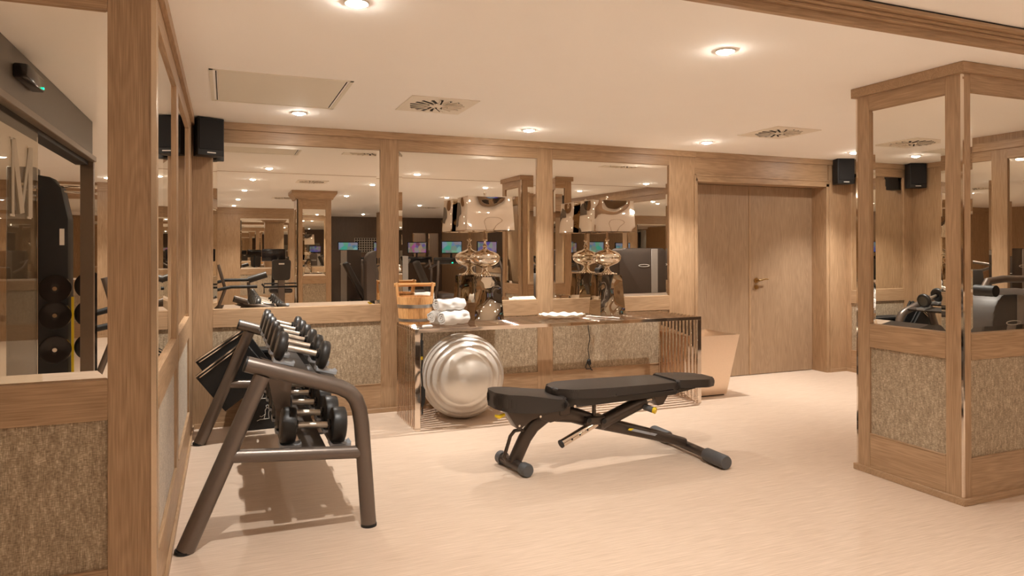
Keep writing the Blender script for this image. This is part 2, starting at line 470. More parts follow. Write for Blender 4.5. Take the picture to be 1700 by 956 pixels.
obj('meeting_strip', MB().box(5.424, 5.447, 6.256, 6.30, 0.006, 2.116, 0.002), WV, d1)
hd = obj('door_handle', MB().cyl((5.525, 6.262, 1.06), (5.525, 6.250, 1.06), 0.030).cyl((5.525, 6.25, 1.06), (5.525, 6.215, 1.06), 0.011)
    .tube([(5.525, 6.215, 1.06), (5.56, 6.212, 1.064), (5.61, 6.212, 1.075), (5.66, 6.214, 1.072)], [0.011, 0.010, 0.008, 0.006], 12), BRASS, d2)
hd['label'] = 'brass lever handle'
obj('lock_cylinder', MB().cyl((5.525, 6.262, 0.985), (5.525, 6.248, 0.985), 0.026).cyl((5.525, 6.25, 0.985), (5.525, 6.243, 0.985), 0.012), BRASS, d2)

# left wall
ml = lambda s, n, z: (L + n, s, z)
wl = struct('wall_left', MB().box(L - 0.12, L - 0.02, NW + 0.14, D + 0.1, 0, 2.75), WV, 'oak panelled left wall with two tall mirrors')
clad(wl, ml, NW + 0.02, D, [(3.03, 4.12), (4.28, 5.50)], WY)
# near left wall, facing the camera side
mn = lambda s, n, z: (s, NW - n, z)
wn = struct('wall_near', MB().box(-5.2, L - 0.02, NW + 0.02, NW + 0.14, 0, 2.75), WV, 'oak wall end in the left foreground with mirror')
clad(wn, mn, -5.2, L - 0.012, [(-3.6, -2.1), (-1.95, -0.394)], WX, top=H1)
obj('corner_strip', MB().box(L - 0.014, L + 0.004, NW - 0.004, NW + 0.022, 0.038, H1), BEIGE, wn)

# right wall and pier
mr = lambda s, n, z: (RW - n, s, z)
wr = struct('wall_right', MB().box(RW + 0.02, RW + 0.2, -11.4, D + .3, 0, 2.75), WV, 'oak panelled right wall')
clad(wr, mr, REARB, 5.3, [(3.9, 5.1), (2.3, 3.6), (0.85, 2.12), (-0.65, 0.70), (-2.2, -0.8), (-3.7, -2.35), (-5.2, -3.85), (-6.7, -5.35)], WY, top=H1 + 0.02)
mp_ = lambda s, n, z: (6.66 - n, s, z)
wp = struct('wall_pier', MB().box(6.68, RW + .02, 5.3, D + .1, 0, 2.75), WV, 'oak corner pier right of the doors')
clad(wp, mp_, 5.3, D, [(5.42, 5.985)], WY)

# rear walls, seen in the mirrors
mq = lambda s, n, z: (s, REAR + n, z)
wra = struct('wall_rear', MB().box(-5.2, 2.0, REAR - 0.15, REAR - 0.02, 0, 2.75), WV, 'oak panelled rear wall seen in the left mirror')
clad(wra, mq, -5.2, 2.0, [(-3.1, -1.7), (-1.4, -0.3), (0.36, 1.567)], WX, top=H2, z_mt=2.25)
obj('side_return', MB().box(1.9, 2.0, REARB, REAR, 0, 2.75), WV, wra)
wrb = struct('wall_far', MB().box(1.9, 7.2, REARB - 0.15, REARB, 0, 2.75), DARKW, 'dark brown far wall behind the treadmills')
for x0, x1 in ((5.9, 6.35), (6.45, 6.8)):
    obj('mirror_panel', mirror_mesh(lambda s, n, z: (s, REARB + 0.02 + n, z), x0, x1, 0.94, 2.0), MIR, wrb, smooth=False)
struct('wall_far_left', MB().box(-5.35, -5.2, -7.4, 3.1, 0, 2.75), WV, 'oak side wall of the neighbouring gym room')

# mirrored column on the right
CX0, CX1, CY0, CY1 = 3.741, 4.51, 2.62, 3.32
col = struct('mirrored_column', MB().box(CX0 + .02, CX1 - .02, CY0 + .02, CY1 - .02, 0, H1), WV, 'mirrored oak column at the right edge')
e = 0.010
clad(col, lambda s, n, z: (CX0 - n, s, z), CY0 + e, CY1, [(2.722, 3.222)], WY, crown=False, base=False)
clad(col, lambda s, n, z: (s, CY0 - n, z), CX0 + e, CX1, [(3.805, 4.41)], WX, crown=False, base=False)
clad(col, lambda s, n, z: (s, CY1 + n, z), CX0 + e, CX1, [(3.84, 4.41)], WX, crown=False, base=False)
obj('corner_strip', MB().box(CX0 - 0.001, CX0 + 0.011, CY0 - 0.001, CY0 + 0.011, 0.04, Z_CR), CHR, col)
obj('corner_strip', MB().box(CX0 - 0.001, CX0 + 0.011, CY1 - 0.011, CY1 + 0.001, 0.04, Z_CR), CHR, col)
obj('crown_strip', MB().box(CX0 - .022, CX1 + .022, CY0 - .022, CY1 + .022, Z_CR, H1 - .001, 0.002), WX, col)
obj('base_strip', MB().box(CX0 - .016, CX1 + .016, CY0 - .016, CY1 + .016, 0, 0.038, 0.002), WX, col)

# second column, behind the camera (seen in the left mirror)
rc = struct('crowned_column', MB().box(1.25, 1.83, -1.97, -1.39, 0, H2), WV, 'mirrored oak column with flared crown seen in the left mirror')
clad(rc, lambda s, n, z: (s, -1.37 + n, z), 1.23, 1.85, [(1.33, 1.75)], WX, top=H2, crown=False, z_mt=2.18)
clad(rc, lambda s, n, z: (1.23 - n, s, z), -1.99, -1.37, [(-1.89, -1.47)], WY, top=H2, crown=False, z_mt=2.18)
pr = [(0, 2.36), (0.03, 2.36), (0.04, 2.39), (0.07, 2.43), (0.10, 2.47), (0.10, H2 - .001), (0, H2 - .001)]
cb = MB()
for k in range(len(pr) - 1):
    (a, z0), (b, z1) = pr[k], pr[k + 1]
    r0 = [cb.bm.verts.new(p) for p in ((1.23 - a, -1.99 - a, z0), (1.85 + a, -1.99 - a, z0), (1.85 + a, -1.37 + a, z0), (1.23 - a, -1.37 + a, z0))]
    r1 = [cb.bm.verts.new(p) for p in ((1.23 - b, -1.99 - b, z1), (1.85 + b, -1.99 - b, z1), (1.85 + b, -1.37 + b, z1), (1.23 - b, -1.37 + b, z1))]
    for j in range(4): cb.bm.faces.new((r0[j], r0[(j + 1) % 4], r1[(j + 1) % 4], r1[j]))
obj('crown_moulding', cb, WX, rc)

# glass partition with sliding door head (seen in the left foreground mirror)
gp = thing('sliding_glass_door', 'sliding glass door with grey header and etched letter, seen in the left foreground mirror', 'door', (-1.06, 0.2, 0))
obj('header', MB().box(-0.16, 0, -1.35, 1.9, 2.20, H2 - .001, 0.003), HEAD, gp)
obj('track', MB().box(-0.03, 0.03, -1.35, 1.9, 2.17, 2.215, 0.004), ALU, gp)
obj('track', MB().box(-0.13, -0.03, -1.35, 1.9, 2.14, 2.2, 0.004), BLK, gp)
obj('post', MB().box(-0.09, 0.01, -1.40, -1.33, 0, 2.2, 0.003), ALU, gp)
sn = obj('motion_sensor', MB().box(0, 0.07, 0.72, 1.12, 2.34, 2.42, 0.012, 2), BLKG, gp)
obj('indicator_light', MB().box(0.066, 0.074, 0.76, 0.775, 2.352, 2.362), GRN, sn)
obj('glass_pane', MB().box(-0.035, -0.025, 0.44, 1.9, 0.01, 2.17), GLS, gp)
lm = MB()
lz, lh, ly, lw = 1.60, 0.42, 1.02, 0.36
for a, b, r in (((0, 0), (0, 1), 0.010), ((0, 1), (0.5, 0.05), 0.017), ((0.5, 0.05), (1, 1), 0.010), ((1, 0), (1, 1), 0.017)):
    lm.cyl((-0.0225, ly - a[0] * lw, lz + a[1] * lh), (-0.0225, ly - b[0] * lw, lz + b[1] * lh), r, seg=4)
for a in (0, 1):
    for q in (0, 1):
        lm.box(-0.026, -0.021, ly - a * lw - 0.045, ly - a * lw + 0.045, lz + q * lh - 0.006, lz + q * lh + 0.006)
lt = obj('etched_letter', lm, ETCH, gp, smooth=False); lt['label'] = 'etched letter M on the glass'

# ------------------------------------------------------------------ ceiling fittings
def downlight(x, y, where):
    z = H1 if y > BEAM else H2
    o = thing('downlight', 'round recessed ceiling downlight ' + where, 'light', (x, y, z), 0, 'recessed ceiling downlights')
    obj('trim_ring', MB().lathe([(0.052, 0.0), (0.052, -0.006), (0.047, -0.008), (0.043, -0.004), (0.043, 0.0)], seg=28), WHT, o)
    obj('lens', MB().lathe([(0.043, -0.003), (0.037, -0.012), (0.02, -0.018), (0, -0.020)], seg=28), LAMPM, o)
    ld = bpy.data.lights.new('downlight_beam', 'SPOT')
    ld.energy = LAMP * (1.05 if y > 5 else (0.62 if y > 2.5 and x < 1 else (0.75 if y > 2.5 else 0.95))); ld.color = LAMP_COLOR; ld.shadow_soft_size = 0.010
    ld.spot_size = math.radians(92); ld.spot_blend = 0.85
    lo = bpy.data.objects.new('downlight_beam', ld); C.objects.link(lo)
    lo.parent = o; lo.location = (0, 0, -0.05)
for x, y, wtxt in DOWNLIGHTS: downlight(x, y, wtxt)

def vent(x, y, where):
    z = H1 if y > BEAM else H2
    o = thing('air_vent', 'square cream ceiling vent with swirl slots ' + where, 'vent', (x, y, z), 0, 'swirl ceiling vents')
    obj('plate', MB().box(-0.24, 0.24, -0.25, 0.25, -0.007, 0, 0.002), VENT, o)
    for k in range(18):
        a = 2 * PI * k / 18
        r0, r1, w_ = (0.055, 0.195, 0.008) if k % 2 else (0.085, 0.185, 0.010)
        s = MB().box(r0, r1, -w_, w_, -0.0095, -0.006)
        s.xf(Matrix.Rotation(a, 4, 'Z') @ Matrix.Translation((0, 0.02, 0)))
        obj('slot_shade', s, GAP, o)  # raised strip, coloured dark as the shade inside a vent opening
        s2 = MB().box(r0, r1, -0.0035, 0.0035, -0.016, -0.009)
        s2.xf(Matrix.Rotation(a, 4, 'Z') @ Matrix.Translation((0, 0.008, 0)) )
        obj('vane', s2, VENT, o)
vent(1.385, 4.79, 'above the slatted table')
vent(4.49, 4.80, 'in front of the doors')
vent(1.3, 0.4, 'above the camera side, seen in the left mirror')
vent(1.15, -3.4, 'behind the crowned column, seen in the left mirror')
vent(4.9, -5.6, 'over the treadmills')
ap = thing('access_panel', 'rectangular beige access panel in the ceiling near the left wall', 'panel', (0.32, 4.75, H1))
obj('panel_leaf', MB().box(-0.36, 0.36, -0.425, 0.425, -0.004, 0, 0.001), CEILP, ap)
fr = MB().box(-0.405, 0.405, -0.445, -0.432, -0.005, 0).box(-0.405, 0.405, 0.432, 0.445, -0.005, 0).box(-0.405, -0.385, -0.445, 0.445, -0.005, 0).box(0.385, 0.405, -0.445, 0.445, -0.005, 0)
obj('panel_frame', fr, CEILP, ap)
obj('edge_gap', MB().box(-0.372, -0.366, -0.42, 0.42, -0.002, 0), GAP, ap)
obj('edge_gap', MB().box(0.366, 0.372, -0.42, 0.42, -0.002, 0), GAP, ap)

def speaker(loc, rz, label):
    o = thing('wall_speaker', label, 'speaker', loc, rz, 'black wall speakers')
    obj('cabinet', MB().prism([(-0.10, -0.07), (0.10, -0.07), (0.085, 0.07), (-0.085, 0.07)], 0, 0.29, 'Z', 0.006), BLK, o)
    obj('grille', MB().box(-0.092, 0.092, -0.078, -0.066, 0.045, 0.282, 0.003), CLOTH, o)
    obj('badge', MB().box(-0.03, 0.035, -0.0725, -0.070, 0.018, 0.026), WHT, o)
    obj('bracket', MB().box(-0.03, 0.03, 0.06, 0.12, 0.1, 0.2), BLK, o)
speaker((-0.125, 5.93, 2.135), math.radians(22), 'black box speaker in the left corner above the dumbbell rack')
speaker((6.50, 5.95, 2.145), math.radians(-18), 'black box speaker high up right of the double doors')

# ------------------------------------------------------------------ dumbbell rack
rk = thing('dumbbell_rack', 'two-tier bronze tubular dumbbell rack along the left wall', 'rack', (0.25, 4.57, 0))
Ox, Oy = 0.25, 4.57
def w2(p): return (p[0] - Ox, p[1] - Oy, p[2])
def frame(y):
    top = [(0.095, y, 0.858), (0.30, y, 0.792), (0.47, y, 0.737), (0.535, y, 0.714), (0.580, y, 0.688), (0.612, y, 0.648), (0.630, y, 0.595), (0.641, y, 0.52), (0.676, y, 0.012)]
    obj('top_tube', MB().tube([w2(p) for p in top], 0.0385, 22), BRZ, rk)
    obj('end_cap', MB().cyl(w2((0.096, y, 0.8577)), w2((0.086, y, 0.861)), 0.037, seg=22), BLK, rk)
    obj('rear_leg', MB().tube([w2((-0.172, y, 0.012)), w2((-0.01, y, 0.388)), w2((0.165, y, 0.80))], [0.042, 0.041, 0.038], 22), BRZ, rk)
    obj('cross_tube', MB().cyl(w2((0.03, y, 0.425)), w2((0.645, y, 0.379)), 0.032, seg=20), BRZ, rk)
    obj('foot_pad', MB().cyl(w2((0.677, y, 0.014)), w2((0.677, y, 0)), 0.040), BLK, rk)
    obj('foot_pad', MB().cyl(w2((-0.176, y, 0.014)), w2((-0.178, y, 0)), 0.043), BLK, rk)
frame(3.59); frame(5.55)
NY = 6
YS = [3.83 + 0.305 * k for k in range(NY)]
def beam(xc, zc, sl, wd, name, mat, th=0.014, y0=3.66):
    c, s_ = math.cos(sl), math.sin(sl)
    b = MB()
    pts = [(-wd / 2, -th / 2), (wd / 2, -th / 2), (wd / 2, th / 2), (-wd / 2, th / 2)]
    poly = [(xc - Ox + p[0] * c - p[1] * s_, zc + p[0] * s_ + p[1] * c) for p in pts]
    b.prism(poly, y0 - Oy, 5.54 - Oy, 'Y')
    obj(name, b, mat, rk)
SU, SL_ = math.atan2(-0.057, 0.21), math.atan2(-0.019, 0.254)
UL, UR = (0.268, 0.905), (0.482, 0.848)
LL, LR = (0.303, 0.490), (0.557, 0.472)
RU, RL = 0.0775, 0.096
for (hx, hz), r in ((UL, RU), (UR, RU), (LL, RL), (LR, RL)):
    beam(hx + 0.008, hz - r - 0.023, SU if r == RU else SL_, 0.075, 'shelf_beam', BRD, 0.02)
beam(0.375, 0.755, SU, 0.10, 'shelf_web', BRD, 0.006)
beam(0.43, 0.372, SL_, 0.12, 'shelf_web', BRD, 0.006)
for yy in (4.0,):
    obj('support_plate', MB().prism([(0.175 - Ox, 0.83), (0.20 - Ox, 0.80), (0.235 - Ox, 0.60), (0.29 - Ox, 0.40), (0.30 - Ox, 0.38), (0.32 - Ox, 0.42), (0.33 - Ox, 0.60), (0.345 - Ox, 0.76)], yy - Oy, yy + 0.008 - Oy, 'Y'), BRZ, rk)
for y in YS:
    for (hx, hz), r, sl in ((UL, RU, SU), (UR, RU, SU), (LL, RL, SL_), (LR, RL, SL_)):
        b = MB()
        p = [(-0.055, 0.0), (0.055, 0.0), (0.055, 0.028), (0.04, 0.012), (-0.04, 0.012), (-0.055, 0.028)]
        b.prism(p, -0.045, 0.045, 'Y', 0.003, 1)
        b.xf(Matrix.Translation((hx + 0.008 - Ox, y - Oy, hz - r - 0.013)) @ Matrix.Rotation(-sl, 4, 'Y'))
        obj('saddle', b, GREYC, rk)

def dumbbell(name, label, cat_group, half, r, th, hr, hexy, mat_face):
    o = thing(name, label, 'dumbbell', (0, 0, 0), 0, cat_group)
    obj('handle', MB().cyl((-half + th / 2, 0, 0), (half - th / 2, 0, 0), hr, seg=16), GRIP, o)
    My = Matrix(((0, 0, 1), (0, 1, 0), (-1, 0, 0)))
    sg = 12 if hexy else 32
    for s_ in (-1, 1):
        prof = [(0, -th / 2), (r - 0.014, -th / 2), (r - 0.004, -th / 2 + 0.005), (r, -th / 2 + 0.014), (r, th / 2 - 0.014), (r - 0.004, th / 2 - 0.005), (r - 0.014, th / 2), (0, th / 2)]
        obj('head', MB().lathe(prof, (s_ * half, 0, 0), sg, My), RUB, o, smooth=50 if not hexy else 28)
        obj('head_face', MB().lathe([(r - 0.022, 0), (r - 0.022, 0.0015), (0, 0.0015)], (s_ * (half + th / 2), 0, 0), 32, My if s_ > 0 else Matrix(((0, 0, -1), (0, 1, 0), (1, 0, 0)))), mat_face, o)
        obj('collar', MB().lathe([(hr, -0.010), (hr + 0.011, -0.010), (hr + 0.011, 0.004), (hr, 0.004)], (s_ * (half - th / 2 - 0.006), 0, 0), 20, My), BLKG, o)
    return o
ORD = ['nearest', 'second', 'third', 'fourth', 'fifth', 'farthest']
for k, y in enumerate(YS):
    ks = 1 - 0.0 * k
    if k == 0: d = d0 = dumbbell('round_dumbbell', '', 'round dumbbells on the upper tier', 0.1107, 0.076, 0.046, 0.0155, False, RUBF)
    else: d = copy_tree(d0)
    d['label'] = ORD[k] + ' round black dumbbell on the upper tier of the rack'
    d.location = ((UL[0] + UR[0]) / 2, y, (UL[1] + UR[1]) / 2); d.rotation_euler = (0, -SU, 0)
for k, y in enumerate(YS):
    if k == 0: d = d0 = dumbbell('heavy_dumbbell', '', 'heavy dumbbells on the lower tier', 0.127, 0.095, 0.076, 0.0165, True, RUB)
    else: d = copy_tree(d0)
    d['label'] = ORD[k] + ' thick-headed black dumbbell on the lower tier of the rack'
    d.location = ((LL[0] + LR[0]) / 2, y, (LL[1] + LR[1]) / 2); d.rotation_euler = (0, -SL_, 0)

# ------------------------------------------------------------------ mats and black cabinet behind the rack
bx = thing('equipment_cabinet', 'black cabinet with white exercise drawings against the back wall behind the rack', 'cabinet', (0.33, 5.93, 0))
obj('body', MB().box(-0.20, 0.31, -0.09, 0.11, 0.0, 0.60, 0.004), BLK, bx)
obj('top_tray', MB().box(-0.21, 0.32, -0.10, 0.11, 0.60, 0.625, 0.004), BLK, bx)
def draw(seglist, x, z, s, name='pictogram'):
    m_ = MB()
    for sg in seglist:
        m_.tube([(x + p[0] * s, -0.0915, z + p[1] * s) for p in sg], 0.0022, 6)
    obj(name, m_, WHT, bx)
man = [[(0, 0), (0.25, 0.1), (0.5, 0.1), (0.85, 0.12)], [(0.5, 0.1), (0.62, 0.5), (0.6, 0.8), (0.75, 1), (0.9, 0.85), (0.85, 0.5), (0.9, 0.1)], [(0.62, 0.5), (0.35, 0.3), (0.2, 0.35)], [(0.7, 1.0), (0.66, 1.15), (0.8, 1.2), (0.85, 1.05)]]
fist = [[(0, 0.5), (0.2, 0.9), (0.6, 1.0), (0.75, 0.6), (0.6, 0.25), (0.3, 0.1), (0, 0.5)], [(0.2, 0.9), (0.35, 0.5), (0.6, 0.6)], [(0.35, 0.5), (0.3, 0.1)], [(0.7, 0.8), (1.0, 0.8)], [(0.6, 0.25), (0.95, 0.25)]]
draw(man, -0.10, 0.07, 0.10); draw(fist, -0.12, 0.22, 0.09); draw(man, -0.07, 0.38, 0.08)
draw(fist, 0.02, 0.10, 0.06); draw(man, 0.015, 0.24, 0.07)
def fold_mat(yc, x0, z0, label, ang):
    o = thing('folded_mat', label, 'mat', (x0, yc, z0), 0, 'black folded mats leaning by the left wall')
    b = MB().box(0, 0.42, -0.012, 0.012, -0.34, 0.0, 0.004); b.xf(Matrix.Rotation(ang, 4, 'Y'))
    obj('mat_leaf', b, BLK, o)
    b = MB().box(0, 0.42, 0.03, 0.05, -0.34, 0.0, 0.004); b.xf(Matrix.Rotation(ang, 4, 'Y'))
    obj('mat_leaf', b, BLK, o)
    b = MB().box(0, 0.40, -0.018, -0.011, -0.006, 0.003).box(0.02, 0.40, -0.018, -0.011, -0.026, -0.019); b.xf(Matrix.Rotation(ang, 4, 'Y'))
    obj('edge_wire', b, SILV, o)
fold_mat(5.66, -0.205, 0.475, 'lower black folded mat with bright edge between left wall and rack', math.radians(-37))
fold_mat(5.76, -0.21, 0.575, 'upper black folded mat leaning above the other by the left wall', math.radians(-34))

# ------------------------------------------------------------------ slatted console table
TX0, TX1, TY0, TY1, TZ = 1.357, 4.045, 5.302, 5.932, 0.792
tb = thing('slatted_table', 'long polished metal slatted console table against the back wall', 'table', ((TX0 + TX1) / 2, (TY0 + TY1) / 2, 0))
tcx, tcy = (TX0 + TX1) / 2, (TY0 + TY1) / 2
NS = 12
SW, ST = 0.024, 0.030
hx, = ((TX1 - TX0) / 2,)
for k in range(NS):
    y = TY0 - tcy + SW / 2 + k * (TY1 - TY0 - SW) / (NS - 1)
    y0, y1 = y - SW / 2, y + SW / 2
    sd = 0.042 if k in (0, NS - 1) else 0.030
    obj('top_slat', MB().box(-hx, hx, y0, y1, TZ - ST, TZ, 0.0012), CHR, tb)
    obj('side_slat', MB().box(-hx, -hx + sd, y0, y1, 0, TZ - ST, 0.0012), CHR, tb)
    obj('side_slat', MB().box(hx - sd, hx, y0, y1, 0, TZ - ST, 0.0012), CHR, tb)
for x in (-hx + 0.9, hx - 0.9):
    obj('cross_bar', MB().box(x - 0.015, x + 0.015, TY0 - tcy + SW, TY1 - tcy - SW, TZ - ST - 0.004, TZ - ST + 0.004), CHR, tb)

# exercise ball under the table
b = MB()
Rb = 0.346
prof = []
N = 120
for k in range(N + 1):
    a = PI * k / N
    rr = Rb
    dg = math.degrees(a)
    for c_ in (42, 55, 67, 78, 90, 102, 113, 125):
        dd = abs(dg - c_)
        if dd < 4.5: rr += 0.0075 * math.cos(dd / 4.5 * PI / 2)
    if dg < 4: rr -= 0.004
    prof.append((max(0, rr * math.sin(a)), rr * math.cos(a)))
prof[0] = (0, prof[0][1]); prof[-1] = (0, prof[-1][1])
ax = Vector((-0.28, -0.93, 0.10)).normalized()
Mq = ax.to_track_quat('Z', 'Y').to_matrix()
b.lathe(prof, (0, 0, 0), 96, Mq)
ball = obj('exercise_ball', b, BALL, None, smooth=60)
ball.location = (1.850, 5.640, Rb + 0.003)
tag(ball, 'large silver grey ridged exercise ball under the slatted table', 'ball')
vb = obj('valve_plug', MB().lathe([(0, -Rb - 0.006), (0.012, -Rb - 0.006), (0.012, -Rb + .01)], (0, 0, 0), 20, Matrix.Rotation(0.25, 3, 'X')), IVO, ball)
# band hanging at the table's left leg
rb = thing('resistance_band', 'black resistance band hanging inside the left end of the slatted table', 'exercise band', (1.425, 5.345, 0))
obj('strap', MB().tube([(0.0, 0, 0.76), (-0.006, 0, 0.66), (0.004, 0, 0.55), (-0.006, 0, 0.45), (0.006, 0, 0.30), (0.0, 0, 0.12)], 0.006, 10), BLK, rb)
obj('grip', MB().tube([(0.0, 0, 0.70), (-0.012, 0, 0.66), (-0.012, 0, 0.60), (0, 0, 0.57)], [0.012, 0.021, 0.021, 0.012], 14), BLK, rb)
obj('grip', MB().tube([(0.0, 0, 0.34), (0.008, 0, 0.31), (0.008, 0, 0.22), (0, 0, 0.18)], [0.009, 0.017, 0.017, 0.009], 14), BLK, rb)
obj('tag', MB().box(-0.014, 0.0, -0.022, -0.014, 0.55, 0.575), YEL, rb)

# cord and plug on the wall
cdp = thing('power_cord', 'black power cord with inline plug hanging behind the slatted table', 'cord', (3.26, 6.0, 0))
obj('cable', MB().tube([(-0.005, 0, 0.775), (0.0, 0.02, 0.66), (0.02, 0.025, 0.54), (0.0, 0.028, 0.44), (0.015, 0.028, 0.36), (0.0, 0.028, 0.31), (0.04, 0.028, 0.24)], 0.004, 8), BLK, cdp)
obj('inline_plug', MB().tube([(0.0, 0.02, 0.345), (0.005, 0.02, 0.335), (0.012, 0.02, 0.30), (0.012, 0.02, 0.285)], [0.008, 0.019, 0.019, 0.008], 12), BLK, cdp)
obj('cable', MB().tube([(-0.008, 0.02, 0.33), (-0.03, 0.02, 0.27), (-0.02, 0.02, 0.25), (0.02, 0.02, 0.25), (0.045, 0.02, 0.235)], 0.005, 8), BLK, cdp)

# ------------------------------------------------------------------ things on the table
bk = thing('wooden_bucket', 'honey coloured wooden sauna bucket with metal hoops on the table', 'bucket', (1.475, 5.765, TZ))
NST = 18
for k in range(NST):
    a0, a1 = 2 * PI * k / NST + 0.006, 2 * PI * (k + 1) / NST - 0.006
    am = (a0 + a1) / 2
    h = 0.225
    rb0, rb1, th = 0.132, 0.150, 0.014
    m_ = MB()
    def ring(r, z): return [m_.bm.verts.new((r * math.cos(a0 + (a1 - a0) * j / 3), r * math.sin(a0 + (a1 - a0) * j / 3), z)) for j in range(4)]
    A, B_, Cc, D_ = ring(rb0, 0.0), ring(rb1, h), ring(rb0 - th, 0.0), ring(rb1 - th, h)
    for j in range(3):
        m_.bm.faces.new((A[j], A[j + 1], B_[j + 1], B_[j])); m_.bm.faces.new((D_[j], D_[j + 1], Cc[j + 1], Cc[j]))
        m_.bm.faces.new((B_[j], B_[j + 1], D_[j + 1], D_[j])); m_.bm.faces.new((Cc[j], Cc[j + 1], A[j + 1], A[j]))
    m_.bm.faces.new((A[0], B_[0], D_[0], Cc[0])); m_.bm.faces.new((A[3], Cc[3], D_[3], B_[3]))
    obj('stave', m_, BUCKW, bk)
obj('bucket_floor', MB().cyl((0, 0, 0.01), (0, 0, 0.03), 0.119, seg=36), BUCKW, bk)
for z, hh in ((0.022, 0.024), (0.135, 0.028)):
    r_ = 0.132 + 0.018 * z / 0.225 + 0.0015; r2 = 0.132 + 0.018 * (z + hh) / 0.225 + 0.0015
    obj('hoop', MB().lathe([(r_, z), (r_ + 0.0015, z), (r2 + 0.0015, z + hh), (r2, z + hh), (r_, z)], (0, 0, 0), 48), HOOP, bk)
for s_ in (-1, 1):
    obj('ear', MB().prism([(s_ * 0.128, 0.15), (s_ * 0.146, 0.15), (s_ * 0.163, 0.335), (s_ * 0.143, 0.345), (s_ * 0.132, 0.23)], -0.022, 0.022, 'Y', 0.004), BUCKW, bk)
obj('handle_dowel', MB().cyl((-0.172, 0, 0.322), (0.172, 0, 0.322), 0.0155, seg=16), BUCKX, bk)
bk.rotation_euler = (0, 0, math.radians(-8))

def towel(loc, rz, ln, r, label, seed):
    m_ = MB()
    turns, NA, NL = 2.7, 84, 16
    th = r / 3.2
    random.seed(seed)
    def rad(t): return 0.010 + (r - 0.010) * t
    grid = []
    for i in range(NL + 1):
        fx = i / NL
        x = fx * ln
        endr = 1.0 - 0.10 * (abs(fx - 0.5) * 2) ** 6
        row_o, row_i = [], []
        for j in range(NA + 1):
            t = j / NA
            a = t * turns * 2 * PI + 0.6
            nz = noise.noise(Vector((x * 16 + seed, math.cos(a) * 1.6, math.sin(a) * 1.6))) * 0.018 * t
            ro = (rad(t) + nz) * endr
            ri = ro - th * 0.52
            cr = 0.80 if math.sin(a) < -0.5 else 1.0
            xx = x + (noise.noise(Vector((t * 9, seed, i > NL / 2))) * 0.008 if i in (0, NL) else 0)
            row_o.append(m_.bm.verts.new((xx, math.cos(a) * ro, math.sin(a) * ro)))
            row_i.append(m_.bm.verts.new((xx, math.cos(a) * max(ri, 0.002), math.sin(a) * max(ri, 0.002))))
        grid.append((row_o, row_i))
    for i in range(NL):
        for s_ in (0, 1):
            A, B_ = grid[i][s_], grid[i + 1][s_]
            for j in range(NA): m_.bm.faces.new((A[j], A[j + 1], B_[j + 1], B_[j]))
        for j in (0, NA): m_.bm.faces.new((grid[i][0][j], grid[i + 1][0][j], grid[i + 1][1][j], grid[i][1][j]))
    for i in (0, NL):
        for j in range(NA): m_.bm.faces.new((grid[i][0][j], grid[i][0][j + 1], grid[i][1][j + 1], grid[i][1][j]))
    o = obj('rolled_towel', m_, TOW, None, smooth=70)
    o.location = loc; o.rotation_euler = (0.0, 0, rz)
    return tag(o, label, 'towel', 'rolled white towels on the table')
towel((1.615, 5.47, TZ + 0.060), math.radians(26), 0.285, 0.058, 'white rolled towel at the lower right of the towel stack', 3)
towel((1.560, 5.585, TZ + 0.060), math.radians(26), 0.27, 0.058, 'white rolled towel at the lower left, half hidden in the stack', 11)
towel((1.585, 5.52, TZ + 0.162), math.radians(23), 0.285, 0.058, 'white rolled towel lying on top of the other two', 23)
so = obj('soap_bar', MB().box(-0.04, 0.04, -0.022, 0.022, 0, 0.022, 0.009, 3), TOW); so.location = (1.475, 5.37, TZ); so.rotation_euler = (0, 0, 0.3)
tag(so, 'small white soap bar in front of the bucket at the table corner', 'soap')

